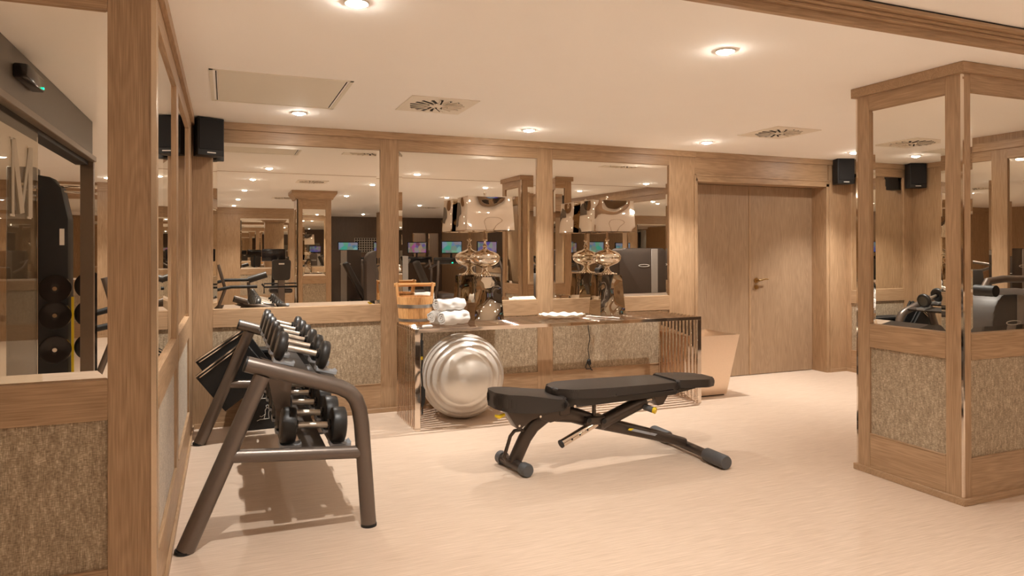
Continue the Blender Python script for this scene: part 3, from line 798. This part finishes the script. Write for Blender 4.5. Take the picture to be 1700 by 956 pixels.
def lamp(loc, rz, label):
    o = thing('table_lamp', label, 'lamp', loc, rz, 'polished metal table lamps')
    m_ = MB()
    a0, d0_, a1, d1_, h = 0.137, 0.112, 0.107, 0.090, 0.375
    NZ = 10
    rings = []
    for k in range(NZ + 1):
        f = k / NZ
        a, d_, z = a0 + (a1 - a0) * f, d0_ + (d1_ - d0_) * f, h * f
        q = 0.010 * math.sin(f * PI)
        rr = []
        for (x0, y0, x1, y1) in ((-a, -d_, a, -d_), (a, -d_, a, d_), (a, d_, -a, d_), (-a, d_, -a, -d_)):
            for j in range(8):
                g = j / 8
                nx, ny = (0, -1) if y0 == y1 and y0 < 0 else ((0, 1) if y0 == y1 else ((1, 0) if x0 > 0 else (-1, 0)))
                u = -q * math.sin(g * PI) * 1.2
                rr.append(m_.bm.verts.new((x0 + (x1 - x0) * g + nx * u, y0 + (y1 - y0) * g + ny * u, z)))
        rings.append(rr)
    for A, B_ in zip(rings, rings[1:]):
        for j in range(32): m_.bm.faces.new((A[j], A[(j + 1) % 32], B_[(j + 1) % 32], B_[j]))
    m_.bm.faces.new(rings[0][::-1]); m_.bm.faces.new(rings[-1])
    obj('plinth', m_, LBASE, o, smooth=50)
    # filigree foot: a ring of small scrolls
    m_ = MB()
    for k in range(22):
        a = 2 * PI * k / 22
        m_.lathe([(0, -0.008), (0.011, 0), (0, 0.009)], (0.092 * math.cos(a), 0.078 * math.sin(a), h + 0.009), 8)
        m_.lathe([(0, -0.006), (0.010, 0.002), (0, 0.012)], (0.062 * math.cos(a + .1), 0.055 * math.sin(a + .1), h + 0.012), 8)
    obj('filigree_foot', m_, SILV, o)
    body = [(0.0, h), (0.075, h + 0.004), (0.07, h + 0.016), (0.045, h + 0.026), (0.028, h + 0.045), (0.020, h + 0.068), (0.026, h + 0.080),
            (0.060, h + 0.094), (0.100, h + 0.110), (0.126, h + 0.134), (0.136, h + 0.160), (0.134, h + 0.178), (0.118, h + 0.202), (0.085, h + 0.220), (0.045, h + 0.234), (0.022, h + 0.246)]
    obj('globe', MB().lathe(body, (0, 0, 0), 48), SILV, o)
    neck = [(0.022, h + 0.246), (0.015, h + 0.262), (0.022, h + 0.274), (0.012, h + 0.290), (0.011, h + 0.318), (0.024, h + 0.330), (0.024, h + 0.336), (0.010, h + 0.344), (0.010, h + 0.72)]
    obj('neck', MB().lathe(neck, (0, 0, 0), 24), SILV, o)
    obj('finial', MB().lathe([(0, h + 0.715), (0.008, h + 0.72), (0.006, h + 0.728), (0.013, h + 0.738), (0.009, h + 0.75), (0, h + 0.754)], (0, 0, 0), 16), SILV, o)
    # rectangular shade with slightly dished faces
    m_ = MB()
    z0, z1 = h + 0.408, h + 0.703
    A0, D0, A1, D1 = 0.222, 0.155, 0.205, 0.142
    rings = []
    for k in range(13):
        f = k / 12
        a, d_, z = A0 + (A1 - A0) * f, D0 + (D1 - D0) * f, z0 + (z1 - z0) * f
        rr = []
        for (x0, y0, x1, y1) in ((-a, -d_, a, -d_), (a, -d_, a, d_), (a, d_, -a, d_), (-a, d_, -a, -d_)):
            nx, ny = (0, -1) if y0 == y1 and y0 < 0 else ((0, 1) if y0 == y1 else ((1, 0) if x0 > 0 else (-1, 0)))
            for j in range(12):
                g = j / 12
                u = -0.009 * math.sin(g * PI) * math.sin(f * PI)
                rr.append(m_.bm.verts.new((x0 + (x1 - x0) * g + nx * u, y0 + (y1 - y0) * g + ny * u, z)))
        rings.append(rr)
    for A, B_ in zip(rings, rings[1:]):
        for j in range(48): m_.bm.faces.new((A[j], A[(j + 1) % 48], B_[(j + 1) % 48], B_[j]))
    m_.bm.faces.new(rings[-1])
    sh = obj('lamp_shade', m_, SHADE, o, smooth=50)
    e_ = MB()
    for z, a, d_ in ((z0, A0, D0), (z1, A1, D1)):
        e_.box(-a - .003, a + .003, -d_ - .003, -d_ + .002, z - .003, z + .003).box(-a - .003, a + .003, d_ - .002, d_ + .003, z - .003, z + .003)
        e_.box(-a - .003, -a + .002, -d_, d_, z - .003, z + .003).box(a - .002, a + .003, -d_, d_, z - .003, z + .003)
    obj('shade_rim', e_, SILV, sh)
lamp((2.135, 5.855, TZ), 0, 'left polished metal lamp with flattened globe beside the towels')
lamp((3.375, 5.855, TZ), 0, 'right polished metal lamp with flattened globe beside the dish')

# scalloped dish
m_ = MB()
rings = []
for r, z in ((0, 0.004), (0.08, 0.003), (0.13, 0.008), (0.17, 0.020), (0.205, 0.030), (0.208, 0.034), (0.16, 0.030), (0.12, 0.018), (0.06, 0.010), (0, 0.010)):
    if r == 0: rings.append([m_.bm.verts.new((0, 0, z))]); continue
    rr = []
    for k in range(96):
        a = 2 * PI * k / 96
        wv = math.sin(a * 12)
        f = 1 + 0.035 * wv * (r / 0.2) ** 2
        rr.append(m_.bm.verts.new((r * f * math.cos(a), r * f * math.sin(a) * 0.85, z + 0.005 * math.sin(a * 12 + 1) * (r / 0.2) ** 2)))
    rings.append(rr)
for A, B_ in zip(rings, rings[1:]):
    for k in range(96):
        l = (k + 1) % 96
        if len(A) == 1: m_.bm.faces.new((A[0], B_[l], B_[k]))
        elif len(B_) == 1: m_.bm.faces.new((A[k], A[l], B_[0]))
        else: m_.bm.faces.new((A[k], A[l], B_[l], B_[k]))
ds = obj('scalloped_dish', m_, IVO, None, smooth=60); ds.location = (2.82, 5.70, TZ)
tag(ds, 'ivory scalloped shallow dish in the middle of the slatted table', 'dish')
bd = thing('crystal_bead_string', 'string of small crystal beads lying beside the ivory dish', 'beads', (3.05, 5.62, TZ))
m_ = MB()
for k in range(54):
    t_ = k / 53
    x = 0.0 + 0.20 * t_ + 0.02 * math.sin(t_ * 11)
    y = 0.05 - 0.25 * t_ + 0.03 * math.sin(t_ * 17)
    m_.lathe([(0, -0.007), (0.0065, 0), (0, 0.007)], (x, y, 0.008), 6)
q = obj('bead', m_, CRY, bd, smooth=False); q['kind'] = 'stuff'

# tapered bin
bn = thing('metal_bin', 'tapered brushed rose-steel planter bin beside the double doors', 'bin', (4.31, 5.67, 0))
m_ = MB()
b0, b1, hh = 0.175, 0.262, 0.590
v0 = [m_.bm.verts.new((sx * b0, sy * b0, 0.012)) for sx, sy in ((-1, -1), (1, -1), (1, 1), (-1, 1))]
v1 = [m_.bm.verts.new((sx * b1, sy * b1, hh)) for sx, sy in ((-1, -1), (1, -1), (1, 1), (-1, 1))]
v2 = [m_.bm.verts.new((sx * (b1 - .012), sy * (b1 - .012), hh)) for sx, sy in ((-1, -1), (1, -1), (1, 1), (-1, 1))]
v3 = [m_.bm.verts.new((sx * (b1 - .035), sy * (b1 - .035), hh - 0.12)) for sx, sy in ((-1, -1), (1, -1), (1, 1), (-1, 1))]
m_.bm.faces.new(v0[::-1]); m_.bm.faces.new(v3)
for A, B_ in ((v0, v1), (v1, v2), (v2, v3)):
    for k in range(4): m_.bm.faces.new((A[k], A[(k + 1) % 4], B_[(k + 1) % 4], B_[k]))
obj('body', m_, BRU, bn, smooth=20)
obj('plinth', MB().box(-0.16, 0.16, -0.16, 0.16, 0, 0.013), BLK, bn)

# ------------------------------------------------------------------ adjustable bench
bc = thing('workout_bench', 'black adjustable workout bench standing in the middle of the floor', 'bench', (2.3, 4.10, 0))
def l2(p): return (p[0] - 2.3, p[1] - 4.10, p[2])
def puffy(outline, z0, z1, bev, dz=None, seg=4):
    m_ = MB(); m_.prism([(p[0] - 2.3, p[1] - 4.10) for p in outline], z0, z1, 'Z', bev, seg)
    if dz:
        for v in m_.bm.verts: v.co.z += dz(v.co.x + 2.3, v.co.y + 4.10, v.co.z)
    return m_
def roundpoly(pts, r, n=5):
    out = []
    N_ = len(pts)
    for i in range(N_):
        p0, p, p1 = Vector(pts[i - 1]), Vector(pts[i]), Vector(pts[(i + 1) % N_])
        a = (p0 - p).normalized(); b_ = (p1 - p).normalized()
        s_ = p + a * r; e_ = p + b_ * r
        for k in range(n + 1):
            t_ = k / n
            out.append(tuple((1 - t_) ** 2 * s_ + 2 * t_ * (1 - t_) * p + t_ ** 2 * e_))
    return out
SEAT = roundpoly([(1.535, 4.02), (1.60, 3.955), (1.98, 3.915), (1.99, 4.285), (1.60, 4.245), (1.535, 4.18)], 0.03)
def seatdz(x, y, z):
    t_ = (x - 1.53) / 0.46
    up = 0.022 * math.sin(max(0, min(1, t_)) * PI * 1.0 + 1.2) if z > 0.44 else (0.02 * (1 - t_) + 0.018 * math.sin(t_ * PI) * -1)
    side = -0.020 * max(0, (abs(y - 4.1) - 0.07) / 0.12) ** 2 if z > 0.44 else 0
    return up + side
m_ = MB(); m_.prism([(p[0] - 2.3, p[1] - 4.10) for p in SEAT], 0.405, 0.505, 'Z', 0.032, 5)
bmesh.ops.subdivide_edges(m_.bm, edges=[e_ for e_ in m_.bm.edges if e_.calc_length() > 0.12], cuts=3, use_grid_fill=True)
for v in m_.bm.verts: v.co.z += seatdz(v.co.x + 2.3, v.co.y + 4.10, v.co.z)
obj('seat_pad', m_, LEA, bc, smooth=60)
BACK = roundpoly([(1.93, 4.03), (2.04, 3.945), (2.30, 3.925), (2.83, 3.945), (2.83, 4.265), (2.30, 4.275), (2.04, 4.255), (1.93, 4.17)], 0.035)
obj('back_pad', puffy(BACK, 0.452, 0.512, 0.022, lambda x, y, z: 0.010 * (1 - (x - 1.93) / 0.9)), LEA, bc, smooth=60)
SH = roundpoly([(1.97, 4.04), (2.07, 3.962), (2.84, 3.955), (2.84, 4.255), (2.07, 4.24), (1.97, 4.16)], 0.03)
obj('back_shell', puffy(SH, 0.39, 0.460, 0.014, lambda x, y, z: (0.010 * (1 - (x - 1.97) / 0.87) if z > 0.44 else 0.012 + 0.028 * (x - 1.97) / 0.87), 3), SHELLM, bc, smooth=60)
HEADP = roundpoly([(2.82, 3.955), (3.08, 3.955), (3.185, 4.02), (3.185, 4.20), (3.08, 4.265), (2.82, 4.265)], 0.03)
obj('head_pad', puffy(HEADP, 0.470, 0.525, 0.020, lambda x, y, z: -0.02 * (x - 2.8) / 0.4), LEA, bc, smooth=60)
HSH = roundpoly([(2.80, 3.98), (3.02, 4.0), (3.06, 4.06), (3.06, 4.16), (3.02, 4.22), (2.80, 4.24)], 0.02)
obj('head_shell', puffy(HSH, 0.425, 0.476, 0.012, lambda x, y, z: (0.03 * (x - 2.8) / 0.26 if z < 0.45 else -0.008)), SHELLM, bc, smooth=60)
# seat bracket
obj('seat_bracket', MB().prism([(1.60 - 2.3, 0.425), (1.97 - 2.3, 0.425), (1.90 - 2.3, 0.355), (1.79 - 2.3, 0.335), (1.705 - 2.3, 0.275), (1.69 - 2.3, 0.285)], -0.055, 0.055, 'Y', 0.003), BRB, bc)
for x, z in ((1.645, 0.400), (1.70, 0.305), (1.845, 0.35)):
    obj('bolt', MB().cyl(l2((x, 4.043, z)), l2((x, 4.036, z)), 0.0075, seg=12), SILV, bc)
obj('release_tab', MB().tube([l2((1.60, 4.04, 0.385)), l2((1.56, 4.03, 0.375)), l2((1.535, 4.03, 0.385))], [0.010, 0.013, 0.008], 10), YEL, bc)
# main spine: from the front foot up and along
fpath = [(1.70, 4.13, 0.05), (1.735, 4.13, 0.12), (1.775, 4.128, 0.20), (1.83, 4.125, 0.27), (1.91, 4.12, 0.325), (2.00, 4.12, 0.345), (2.08, 4.12, 0.345)]
def sweep_rect(path, wy, h0, h1):
    m_ = MB(); rings = []
    n_ = len(path)
    P = [Vector(l2(p)) for p in path]
    for i in range(n_):
        t_ = (P[min(i + 1, n_ - 1)] - P[max(i - 1, 0)]).normalized()
        nn = Vector((-t_.z, 0, t_.x)).normalized()
        h = h0 + (h1 - h0) * i / (n_ - 1)
        r_ = []
        for k in range(16):
            a = 2 * PI * k / 16
            cx, sx = math.cos(a), math.sin(a)
            ex = abs(cx) ** 0.6 * (1 if cx > 0 else -1); ey = abs(sx) ** 0.6 * (1 if sx > 0 else -1)
            r_.append(m_.bm.verts.new(P[i] + Vector((0, 1, 0)) * ex * wy / 2 + nn * ey * h / 2))
        rings.append(r_)
    for A, B_ in zip(rings, rings[1:]):
        for k in range(16): m_.bm.faces.new((A[k], A[(k + 1) % 16], B_[(k + 1) % 16], B_[k]))
    m_.bm.faces.new(rings[0][::-1]); m_.bm.faces.new(rings[-1])
    return m_
obj('front_leg', sweep_rect(fpath, 0.058, 0.085, 0.085), BRB, bc)
obj('pivot_bracket', MB().prism([(1.84 - 2.3, 0.335), (1.97 - 2.3, 0.445), (2.02 - 2.3, 0.435), (2.03 - 2.3, 0.32), (1.92 - 2.3, 0.30)], -0.05, 0.06, 'Y', 0.004), BRB, bc)
spath = [(1.99, 4.12, 0.345), (2.10, 4.115, 0.325), (2.25, 4.105, 0.272), (2.45, 4.09, 0.215), (2.70, 4.065, 0.145), (2.93, 4.045, 0.075)]
obj('spine', sweep_rect(spath, 0.085, 0.115, 0.062), BRB, bc)
lb = obj('spine_badge', MB().prism([(2.50 - 2.3, 0.199), (2.75 - 2.3, 0.128), (2.76 - 2.3, 0.142), (2.52 - 2.3, 0.210)], 4.0235 - 4.1, 4.03 - 4.1, 'Y'), GREYC, bc, smooth=False)
obj('yellow_mark', MB().prism([(2.478 - 2.3, 0.205), (2.50 - 2.3, 0.199), (2.52 - 2.3, 0.211), (2.49 - 2.3, 0.215)], 4.022 - 4.1, 4.03 - 4.1, 'Y'), YEL, bc, smooth=False)
# feet
obj('front_crossbar', MB().cyl(l2((1.680, 4.29, 0.042)), l2((1.722, 3.99, 0.042)), 0.034), BRB, bc)
for p0, p1 in (((1.676, 4.32, 0.042), (1.684, 4.265, 0.042)), ((1.716, 4.03, 0.042), (1.728, 3.96, 0.042))):
    a, b_ = Vector(l2(p0)), Vector(l2(p1))
    obj('foot_cap', MB().tube([a, a + (b_ - a) * .15, a + (b_ - a) * .85, b_], [0.034, 0.042, 0.042, 0.036 if p0[1] < 4.2 else .042], 22), CAPG, bc)
obj('rear_crossbar', MB().cyl(l2((2.958, 3.72, 0.045)), l2((2.968, 4.37, 0.045)), 0.030), BRB, bc)
for p0, p1 in (((2.957, 3.83, 0.045), (2.955, 3.62, 0.045)), ((2.969, 4.27, 0.045), (2.971, 4.47, 0.045))):
    a, b_ = Vector(l2(p0)), Vector(l2(p1))
    obj('foot_cap', MB().tube([a, a + (b_ - a) * .06, a + (b_ - a) * .94, b_], [0.038, 0.045, 0.045, 0.040], 24), CAPG, bc)
# little carry loop on the front leg
obj('carry_handle', MB().tube([l2(p) for p in ((1.79, 4.12, 0.235), (1.74, 4.12, 0.258), (1.70, 4.12, 0.255), (1.672, 4.12, 0.225), (1.64, 4.12, 0.13), (1.628, 4.12, 0.095), (1.645, 4.12, 0.072), (1.69, 4.12, 0.06))], 0.0115, 12), BRB, bc)
# adjustment strut
obj('strut_tube', MB().cyl(l2((2.28, 4.055, 0.262)), l2((2.62, 4.055, 0.385)), 0.045, seg=22), BRB, bc)
obj('strut_rod', MB().cyl(l2((2.60, 4.055, 0.378)), l2((2.70, 4.055, 0.40)), 0.022, seg=16), SILV, bc)
obj('strut_bracket', MB().prism([(2.66 - 2.3, 0.445), (2.80 - 2.3, 0.450), (2.78 - 2.3, 0.41), (2.745 - 2.3, 0.355), (2.70 - 2.3, 0.35), (2.68 - 2.3, 0.40)], 4.01 - 4.1, 4.10 - 4.1, 'Y', 0.004), BRB, bc)
obj('pin_body', MB().cyl(l2((2.60, 4.02, 0.352)), l2((2.635, 3.965, 0.338)), 0.021, seg=18), CAPG, bc)
kn = obj('yellow_knob', MB().cyl(l2((2.634, 3.967, 0.3385)), l2((2.645, 3.95, 0.334)), 0.0205, seg=20), YEL, bc)
kn['label'] = 'yellow pull pin'
ca = Vector(l2((1.985, 4.02, 0.170))); cb_ = Vector(l2((2.33, 4.07, 0.295)))
obj('adjuster_bar', MB().cyl(ca, cb_, 0.026, seg=20), CHR, bc)
obj('adjuster_end', MB().cyl(ca - (cb_ - ca).normalized() * 0.010, ca, 0.027, seg=20), BLK, bc)
dcv = (cb_ - ca).normalized()
for k in (0.07, 0.135, 0.20):
    p = ca + dcv * k
    obj('adjuster_hole', MB().cyl(p + Vector((0, -0.0268, 0)), p + Vector((0, -0.02, 0)), 0.007, seg=12), BLK, bc)
obj('hinge_post', MB().cyl(l2((2.24, 4.06, 0.40)), l2((2.24, 4.06, 0.30)), 0.013, seg=14), BRB, bc)
obj('hinge_block', MB().box(2.17 - 2.3, 2.31 - 2.3, -0.075, 0.02, 0.262, 0.315, 0.006), BRB, bc)
for x, z in ((2.29, 0.285), (2.18, 0.30)):
    obj('bolt', MB().cyl(l2((x, 4.02, z)), l2((x, 4.01, z)), 0.016, seg=14), BLK, bc)
for x, y, z in ((2.045, 3.958, 0.415), (2.70, 4.006, 0.425)):
    obj('bolt', MB().cyl(l2((x, y, z)), l2((x, y - 0.006, z)), 0.009, seg=12), SILV, bc)
obj('seat_hinge', MB().box(1.98 - 2.3, 2.06 - 2.3, -0.06, 0.06, 0.34, 0.44, 0.008), BRB, bc)

# ------------------------------------------------------------------ gym machines behind the camera (seen in mirrors)
def shroud_poly(w_, h, r):
    pts = [(-w_ / 2, 0), (w_ / 2, 0)]
    pts += arc((w_ / 2 - r, h - r), r, 0, 90, 6, lambda x, z: (x, z))
    pts += arc((-w_ / 2 + r, h - r), r, 90, 180, 6, lambda x, z: (x, z))
    return pts
def machine(loc, rz, w_, h, r, label, stripe=0.25, arms=True, mat=None):
    o = thing('strength_machine', label, 'exercise machine', loc, rz)
    obj('shroud', MB().prism(shroud_poly(w_, h, r), -0.16, 0.16, 'Y', 0.02, 2), mat or TAUPE, o)
    obj('stripe', MB().box(w_ * stripe - 0.06, w_ * stripe + 0.06, -0.166, 0.166, 0.12, h - 0.012, 0.003), TAUL, o)
    obj('badge', MB().tube([(-0.10 * math.cos(t_ * PI / 8), 0.163, h - 0.28 + 0.018 * math.sin(t_ * PI / 8)) for t_ in range(16)], 0.004, 6, closed=True), WHT, o)
    if arms:
        obj('base_frame', MB().tube([(0, -0.1, 0.06), (0, -0.9, 0.06), (0, -1.3, 0.06)], 0.04, 12), BRZ, o)
        obj('seat', MB().box(-0.2, 0.2, -0.85, -0.45, 0.42, 0.50, 0.03, 3), LEA, o)
        obj('backrest', MB().box(-0.17, 0.17, -0.50, -0.42, 0.5, 1.15, 0.03, 3).xf(Matrix.Rotation(0.15, 4, 'X')), LEA, o)
        obj('seat_post', MB().cyl((0, -0.65, 0.05), (0, -0.65, 0.43), 0.045), BRZ, o)
        for s_ in (-1, 1):
            obj('lever_arm', MB().tube([(s_ * 0.25, -0.15, 1.15), (s_ * 0.42, -0.35, 1.2), (s_ * 0.42, -0.75, 1.05), (s_ * 0.3, -1.0, 0.95)], 0.025, 12), BRZ, o)
    return o
machine((6.17, 2.44, 0), 0, 0.90, 1.435, 0.12, 'wide taupe machine with light stripe seen in the right wall mirror', 0.22, arms=False)
machine((2.20, -2.1, 0), 0, 0.62, 1.42, 0.05, 'taupe machine with pale stripe beside the crowned column in the mirror', -0.05)
machine((2.72, -1.0, 0), 0, 0.62, 1.40, 0.18, 'round-shouldered taupe machine at the right end of the left mirror', 0.35, arms=False)
machine((3.35, -2.7, 0), 0, 0.50, 1.30, 0.20, 'rounded taupe machine behind the bucket in the middle mirror', 0.4)
g = machine((6.60, 0.95, 0), 0, 0.55, 1.02, 0.25, 'grey machine seen in the column mirror on the right', 0.2, arms=False, mat=SHG)
obj('press_arm', MB().tube([(-0.42, 0.18, 1.06), (-0.38, 0.18, 1.12), (-0.2, 0.2, 1.14), (0.25, 0.2, 1.13)], 0.032, 14), BRZ, g)
obj('press_arm', MB().tube([(-0.40, 0.22, 1.03), (-0.1, 0.24, 1.03), (0.25, 0.22, 1.0)], 0.03, 14), GREYC, g)
obj('pulley_cap', MB().cyl((-0.42, 0.1, 1.04), (-0.42, 0.28, 1.04), 0.05), BLK, g)
# leaning pads next to the machines
for x, y, a, lb_ in ((2.3, -1.68, 28, 'dark inclined pad leaning in front of the striped taupe machine'), (3.45, -0.9, 24, 'dark inclined pad before the round-shouldered machine')):
    o = thing('incline_bench', lb_, 'bench', (x, y, 0))
    obj('backrest', MB().box(-0.05, 0.05, -0.13, 0.13, 0, 0.85, 0.03, 3).xf(Matrix.Translation((0.25, 0, 0.42)) @ Matrix.Rotation(math.radians(-a), 4, 'Y')), LEA, o)
    obj('seat', MB().box(-0.05, 0.4, -0.15, 0.15, 0.36, 0.44, 0.03, 3), LEA, o)
    obj('frame', MB().tube([(-0.4, 0, 0.04), (0.2, 0, 0.08), (0.2, 0, 0.38)], 0.03, 12).tube([(0.2, 0, 0.06), (0.6, 0, 0.04)], 0.03, 12), BRZ, o)

def bike():
    o = thing('recumbent_bike', 'recumbent exercise bike with brown backrest seen in the left mirror', 'exercise bike', (1.0, -0.7, 0))
    o.location = (0.96, -1.5, 0)
    obj('backrest', MB().prism(roundpoly([(-0.15, 0.86), (0.15, 0.86), (0.17, 1.24), (-0.17, 1.24)], 0.06, 4), 0.0, 0.09, 'Y'), LEA, o)
    obj('badge', MB().box(-0.05, 0.05, 0.09, 0.094, 1.15, 1.175, 0.002), WHT, o)
    obj('seat', MB().box(-0.2, 0.2, -0.4, 0.02, 0.62, 0.70, 0.03, 3), LEA, o)
    obj('seat_post', MB().box(-0.06, 0.06, -0.1, 0.06, 0.1, 0.88, 0.01), BRZ, o)
    obj('side_handles', MB().tube([(-0.34, 0.06, 0.80), (-0.30, 0.05, 0.74), (0.30, 0.05, 0.74), (0.34, 0.06, 0.80)], 0.018, 10).tube([(-0.30, 0.0, 0.62), (-0.30, 0.0, 0.80), (0.30, 0.0, 0.80), (0.30, 0.0, 0.62)], 0.012, 8), BLK, o)
    obj('base_frame', MB().box(-0.07, 0.07, -1.3, 0.2, 0.06, 0.16, 0.02).cyl((-0.28, 0.15, 0.04), (0.28, 0.15, 0.04), 0.035).cyl((-0.25, -1.3, 0.04), (0.25, -1.3, 0.04), 0.035), BRZ, o)
    obj('crank_housing', MB().prism(shroud_poly(0.16, 0.75, 0.06), -1.35, -0.85, 'Y', 0.02, 2), BRZ, o)
    obj('console_mast', MB().cyl((-0.08, -1.1, 0.7), (-0.08, -0.9, 1.25), 0.03), BLK, o)
    obj('console', MB().box(-0.30, 0.14, -0.92, -0.86, 1.20, 1.44, 0.015, 2), BLKG, o)
bike()

def treadmill(loc, rz, label, k, first=[]):
    o = thing('treadmill', label, 'treadmill', loc, rz, 'treadmills in front of the far wall')
    obj('deck', MB().box(-0.40, 0.40, -0.9, 0.9, 0.06, 0.22, 0.03, 2), BLK, o)
    obj('running_belt', MB().box(-0.26, 0.26, -0.85, 0.65, 0.215, 0.225), RUB, o)
    for s_ in (-1, 1):
        obj('upright', MB().tube([(s_ * 0.38, 0.6, 0.2), (s_ * 0.36, 0.72, 0.9), (s_ * 0.33, 0.6, 1.15)], 0.035, 12), BRZ, o)
        obj('handrail', MB().tube([(s_ * 0.36, 0.6, 1.08), (s_ * 0.38, 0.2, 1.0), (s_ * 0.38, 0.0, 0.96)], 0.022, 10), BRZ, o)
    obj('motor_cover', MB().box(-0.36, 0.36, 0.55, 0.95, 0.2, 0.38, 0.06, 3), TAUPE, o)
    obj('console', MB().box(-0.42, 0.42, 0.48, 0.62, 1.08, 1.24, 0.03, 2), BLKG, o)
    s = obj('screen', MB().box(-0.26, 0.26, 0.58, 0.62, 1.33, 1.63, 0.008), BLKG, o)
    obj('screen_image', MB().box(-0.24, 0.24, 0.621, 0.624, 1.35, 1.61), SCR[k % 3], s)
    obj('screen_image', MB().box(-0.24, 0.24, 0.576, 0.579, 1.35, 1.61), SCR[k % 3], s)
    obj('screen_post', MB().cyl((0, 0.56, 1.2), (0, 0.585, 1.36), 0.025), BLK, o)
    if k == 3: obj('indicator_light', MB().box(0.0, 0.03, 0.62, 0.626, 1.10, 1.12), GRN, o)
for k, (x, y, t_) in enumerate([(2.9, -6.6, 'beside the crowned column in the left mirror'), (3.8, -6.6, 'at the right rim of the left mirror'), (4.7, -6.6, 'at the left rim of the middle mirror'),
                                (5.0, -4.5, 'with green light behind the bucket'), (5.9, -4.5, 'behind the left lamp')]):
    treadmill((x, y, 0), 0, 'black treadmill with lit screen ' + t_, k)
lp = obj('lattice_screen', MB().box(3.55, 4.35, -8.9, -8.86, 1.36, 1.78), plain('lattice_pattern_base', (0.55, 0.5, 0.42), 0.6), None)
m_ = MB()
for i in range(11):
    for j in range(6):
        m_.cyl((3.59 + i * 0.072, -8.86, 1.395 + j * 0.07), (3.59 + i * 0.072, -8.85, 1.395 + j * 0.07), 0.026, seg=8)
obj('lattice_hole', m_, GAP, lp)['kind'] = 'stuff'
tag(lp, 'pale perforated lattice screen on the dark far side of the gym', 'screen')
obj('stand', MB().box(3.6, 3.64, -8.9, -8.86, 0, 1.36).box(4.26, 4.30, -8.9, -8.86, 0, 1.36), BLK, lp)

fr_ = thing('low_exercise_frame', 'low black tubular exercise frame seen at the bottom left of the left mirror', 'exercise machine', (0.1, -1.9, 0))
obj('rail', MB().tube([(-0.4, 0, 0.78), (-0.1, 0, 0.86), (0.45, 0, 0.86)], 0.03, 10).tube([(-0.4, 0.2, 0.66), (0.0, 0.2, 0.74), (0.45, 0.2, 0.74)], 0.03, 10), BLK, fr_)
obj('upright', MB().tube([(-0.35, 0.1, 0.0), (-0.1, 0.1, 0.7), (-0.22, 0.1, 1.15)], 0.03, 10).tube([(0.35, 0.1, 0), (0.3, 0.1, 0.82)], 0.03, 10), BRZ, fr_)
obj('pad', MB().cyl((0.30, 0.1, 0.86), (0.62, 0.1, 0.96), 0.06), LEA, fr_)
obj('base_frame', MB().tube([(-0.4, 0.1, 0.03), (0.5, 0.1, 0.03)], 0.03, 10), BRZ, fr_)

# functional trainer in the neighbouring room
ft = thing('cable_tower', 'black cable machine tower with weight plates seen in the left foreground mirror', 'exercise machine', (-1.55, -2.25, 0))
obj('tower', MB().prism([(-0.14, 0), (0.13, 0), (0.13, 1.72), (0.07, 2.02), (-0.02, 2.12), (-0.14, 2.14)], -0.16, 0.10, 'Y', 0.006), BLK, ft)
obj('side_tower', MB().box(-0.40, -0.16, -0.2, 0.02, 0, 2.22, 0.01), HEAD, ft)
obj('top_bar', MB().cyl((-0.3, 0.02, 2.05), (1.2, -0.3, 2.05), 0.018, seg=12).cyl((-0.3, 0.05, 2.0), (1.2, -0.25, 1.96), 0.012, seg=10), SILV, ft)
for z in (1.04, 0.78, 0.45):
    p_ = obj('weight_plate', MB().lathe([(0.02, 0), (0.05, 0.012), (0.09, 0.006), (0.115, 0.014), (0.135, 0.012), (0.135, -0.02), (0.02, -0.02)], (0.03, 0.135, z), 32, Matrix(((1, 0, 0), (0, 0, 1), (0, -1, 0)))), BLKG, ft)
    obj('plate_hub', MB().cyl((0.03, 0.10, z), (0.03, 0.16, z), 0.02), SILV, ft)
obj('height_marker', MB().box(0.06, 0.10, 0.101, 0.104, 1.46, 1.62), WHT, ft)
obj('yellow_post', MB().box(0.145, 0.165, 0.0, 0.03, 0.15, 0.95), YEL, ft)
for z in (1.06, 0.78, 0.45):
    obj('weight_plate', MB().lathe([(0.02, 0), (0.05, 0.012), (0.115, 0.014), (0.135, 0.012), (0.135, -0.02), (0.02, -0.02)], (0.30, 0.0, z), 32, Matrix(((1, 0, 0), (0, 0, 1), (0, -1, 0)))), BLKG, ft)
    obj('plate_hub', MB().cyl((0.30, -0.03, z), (0.30, 0.04, z), 0.02), SILV, ft)
obj('rear_post', MB().box(0.22, 0.38, -0.16, -0.06, 0, 1.15, 0.01), BLKG, ft)
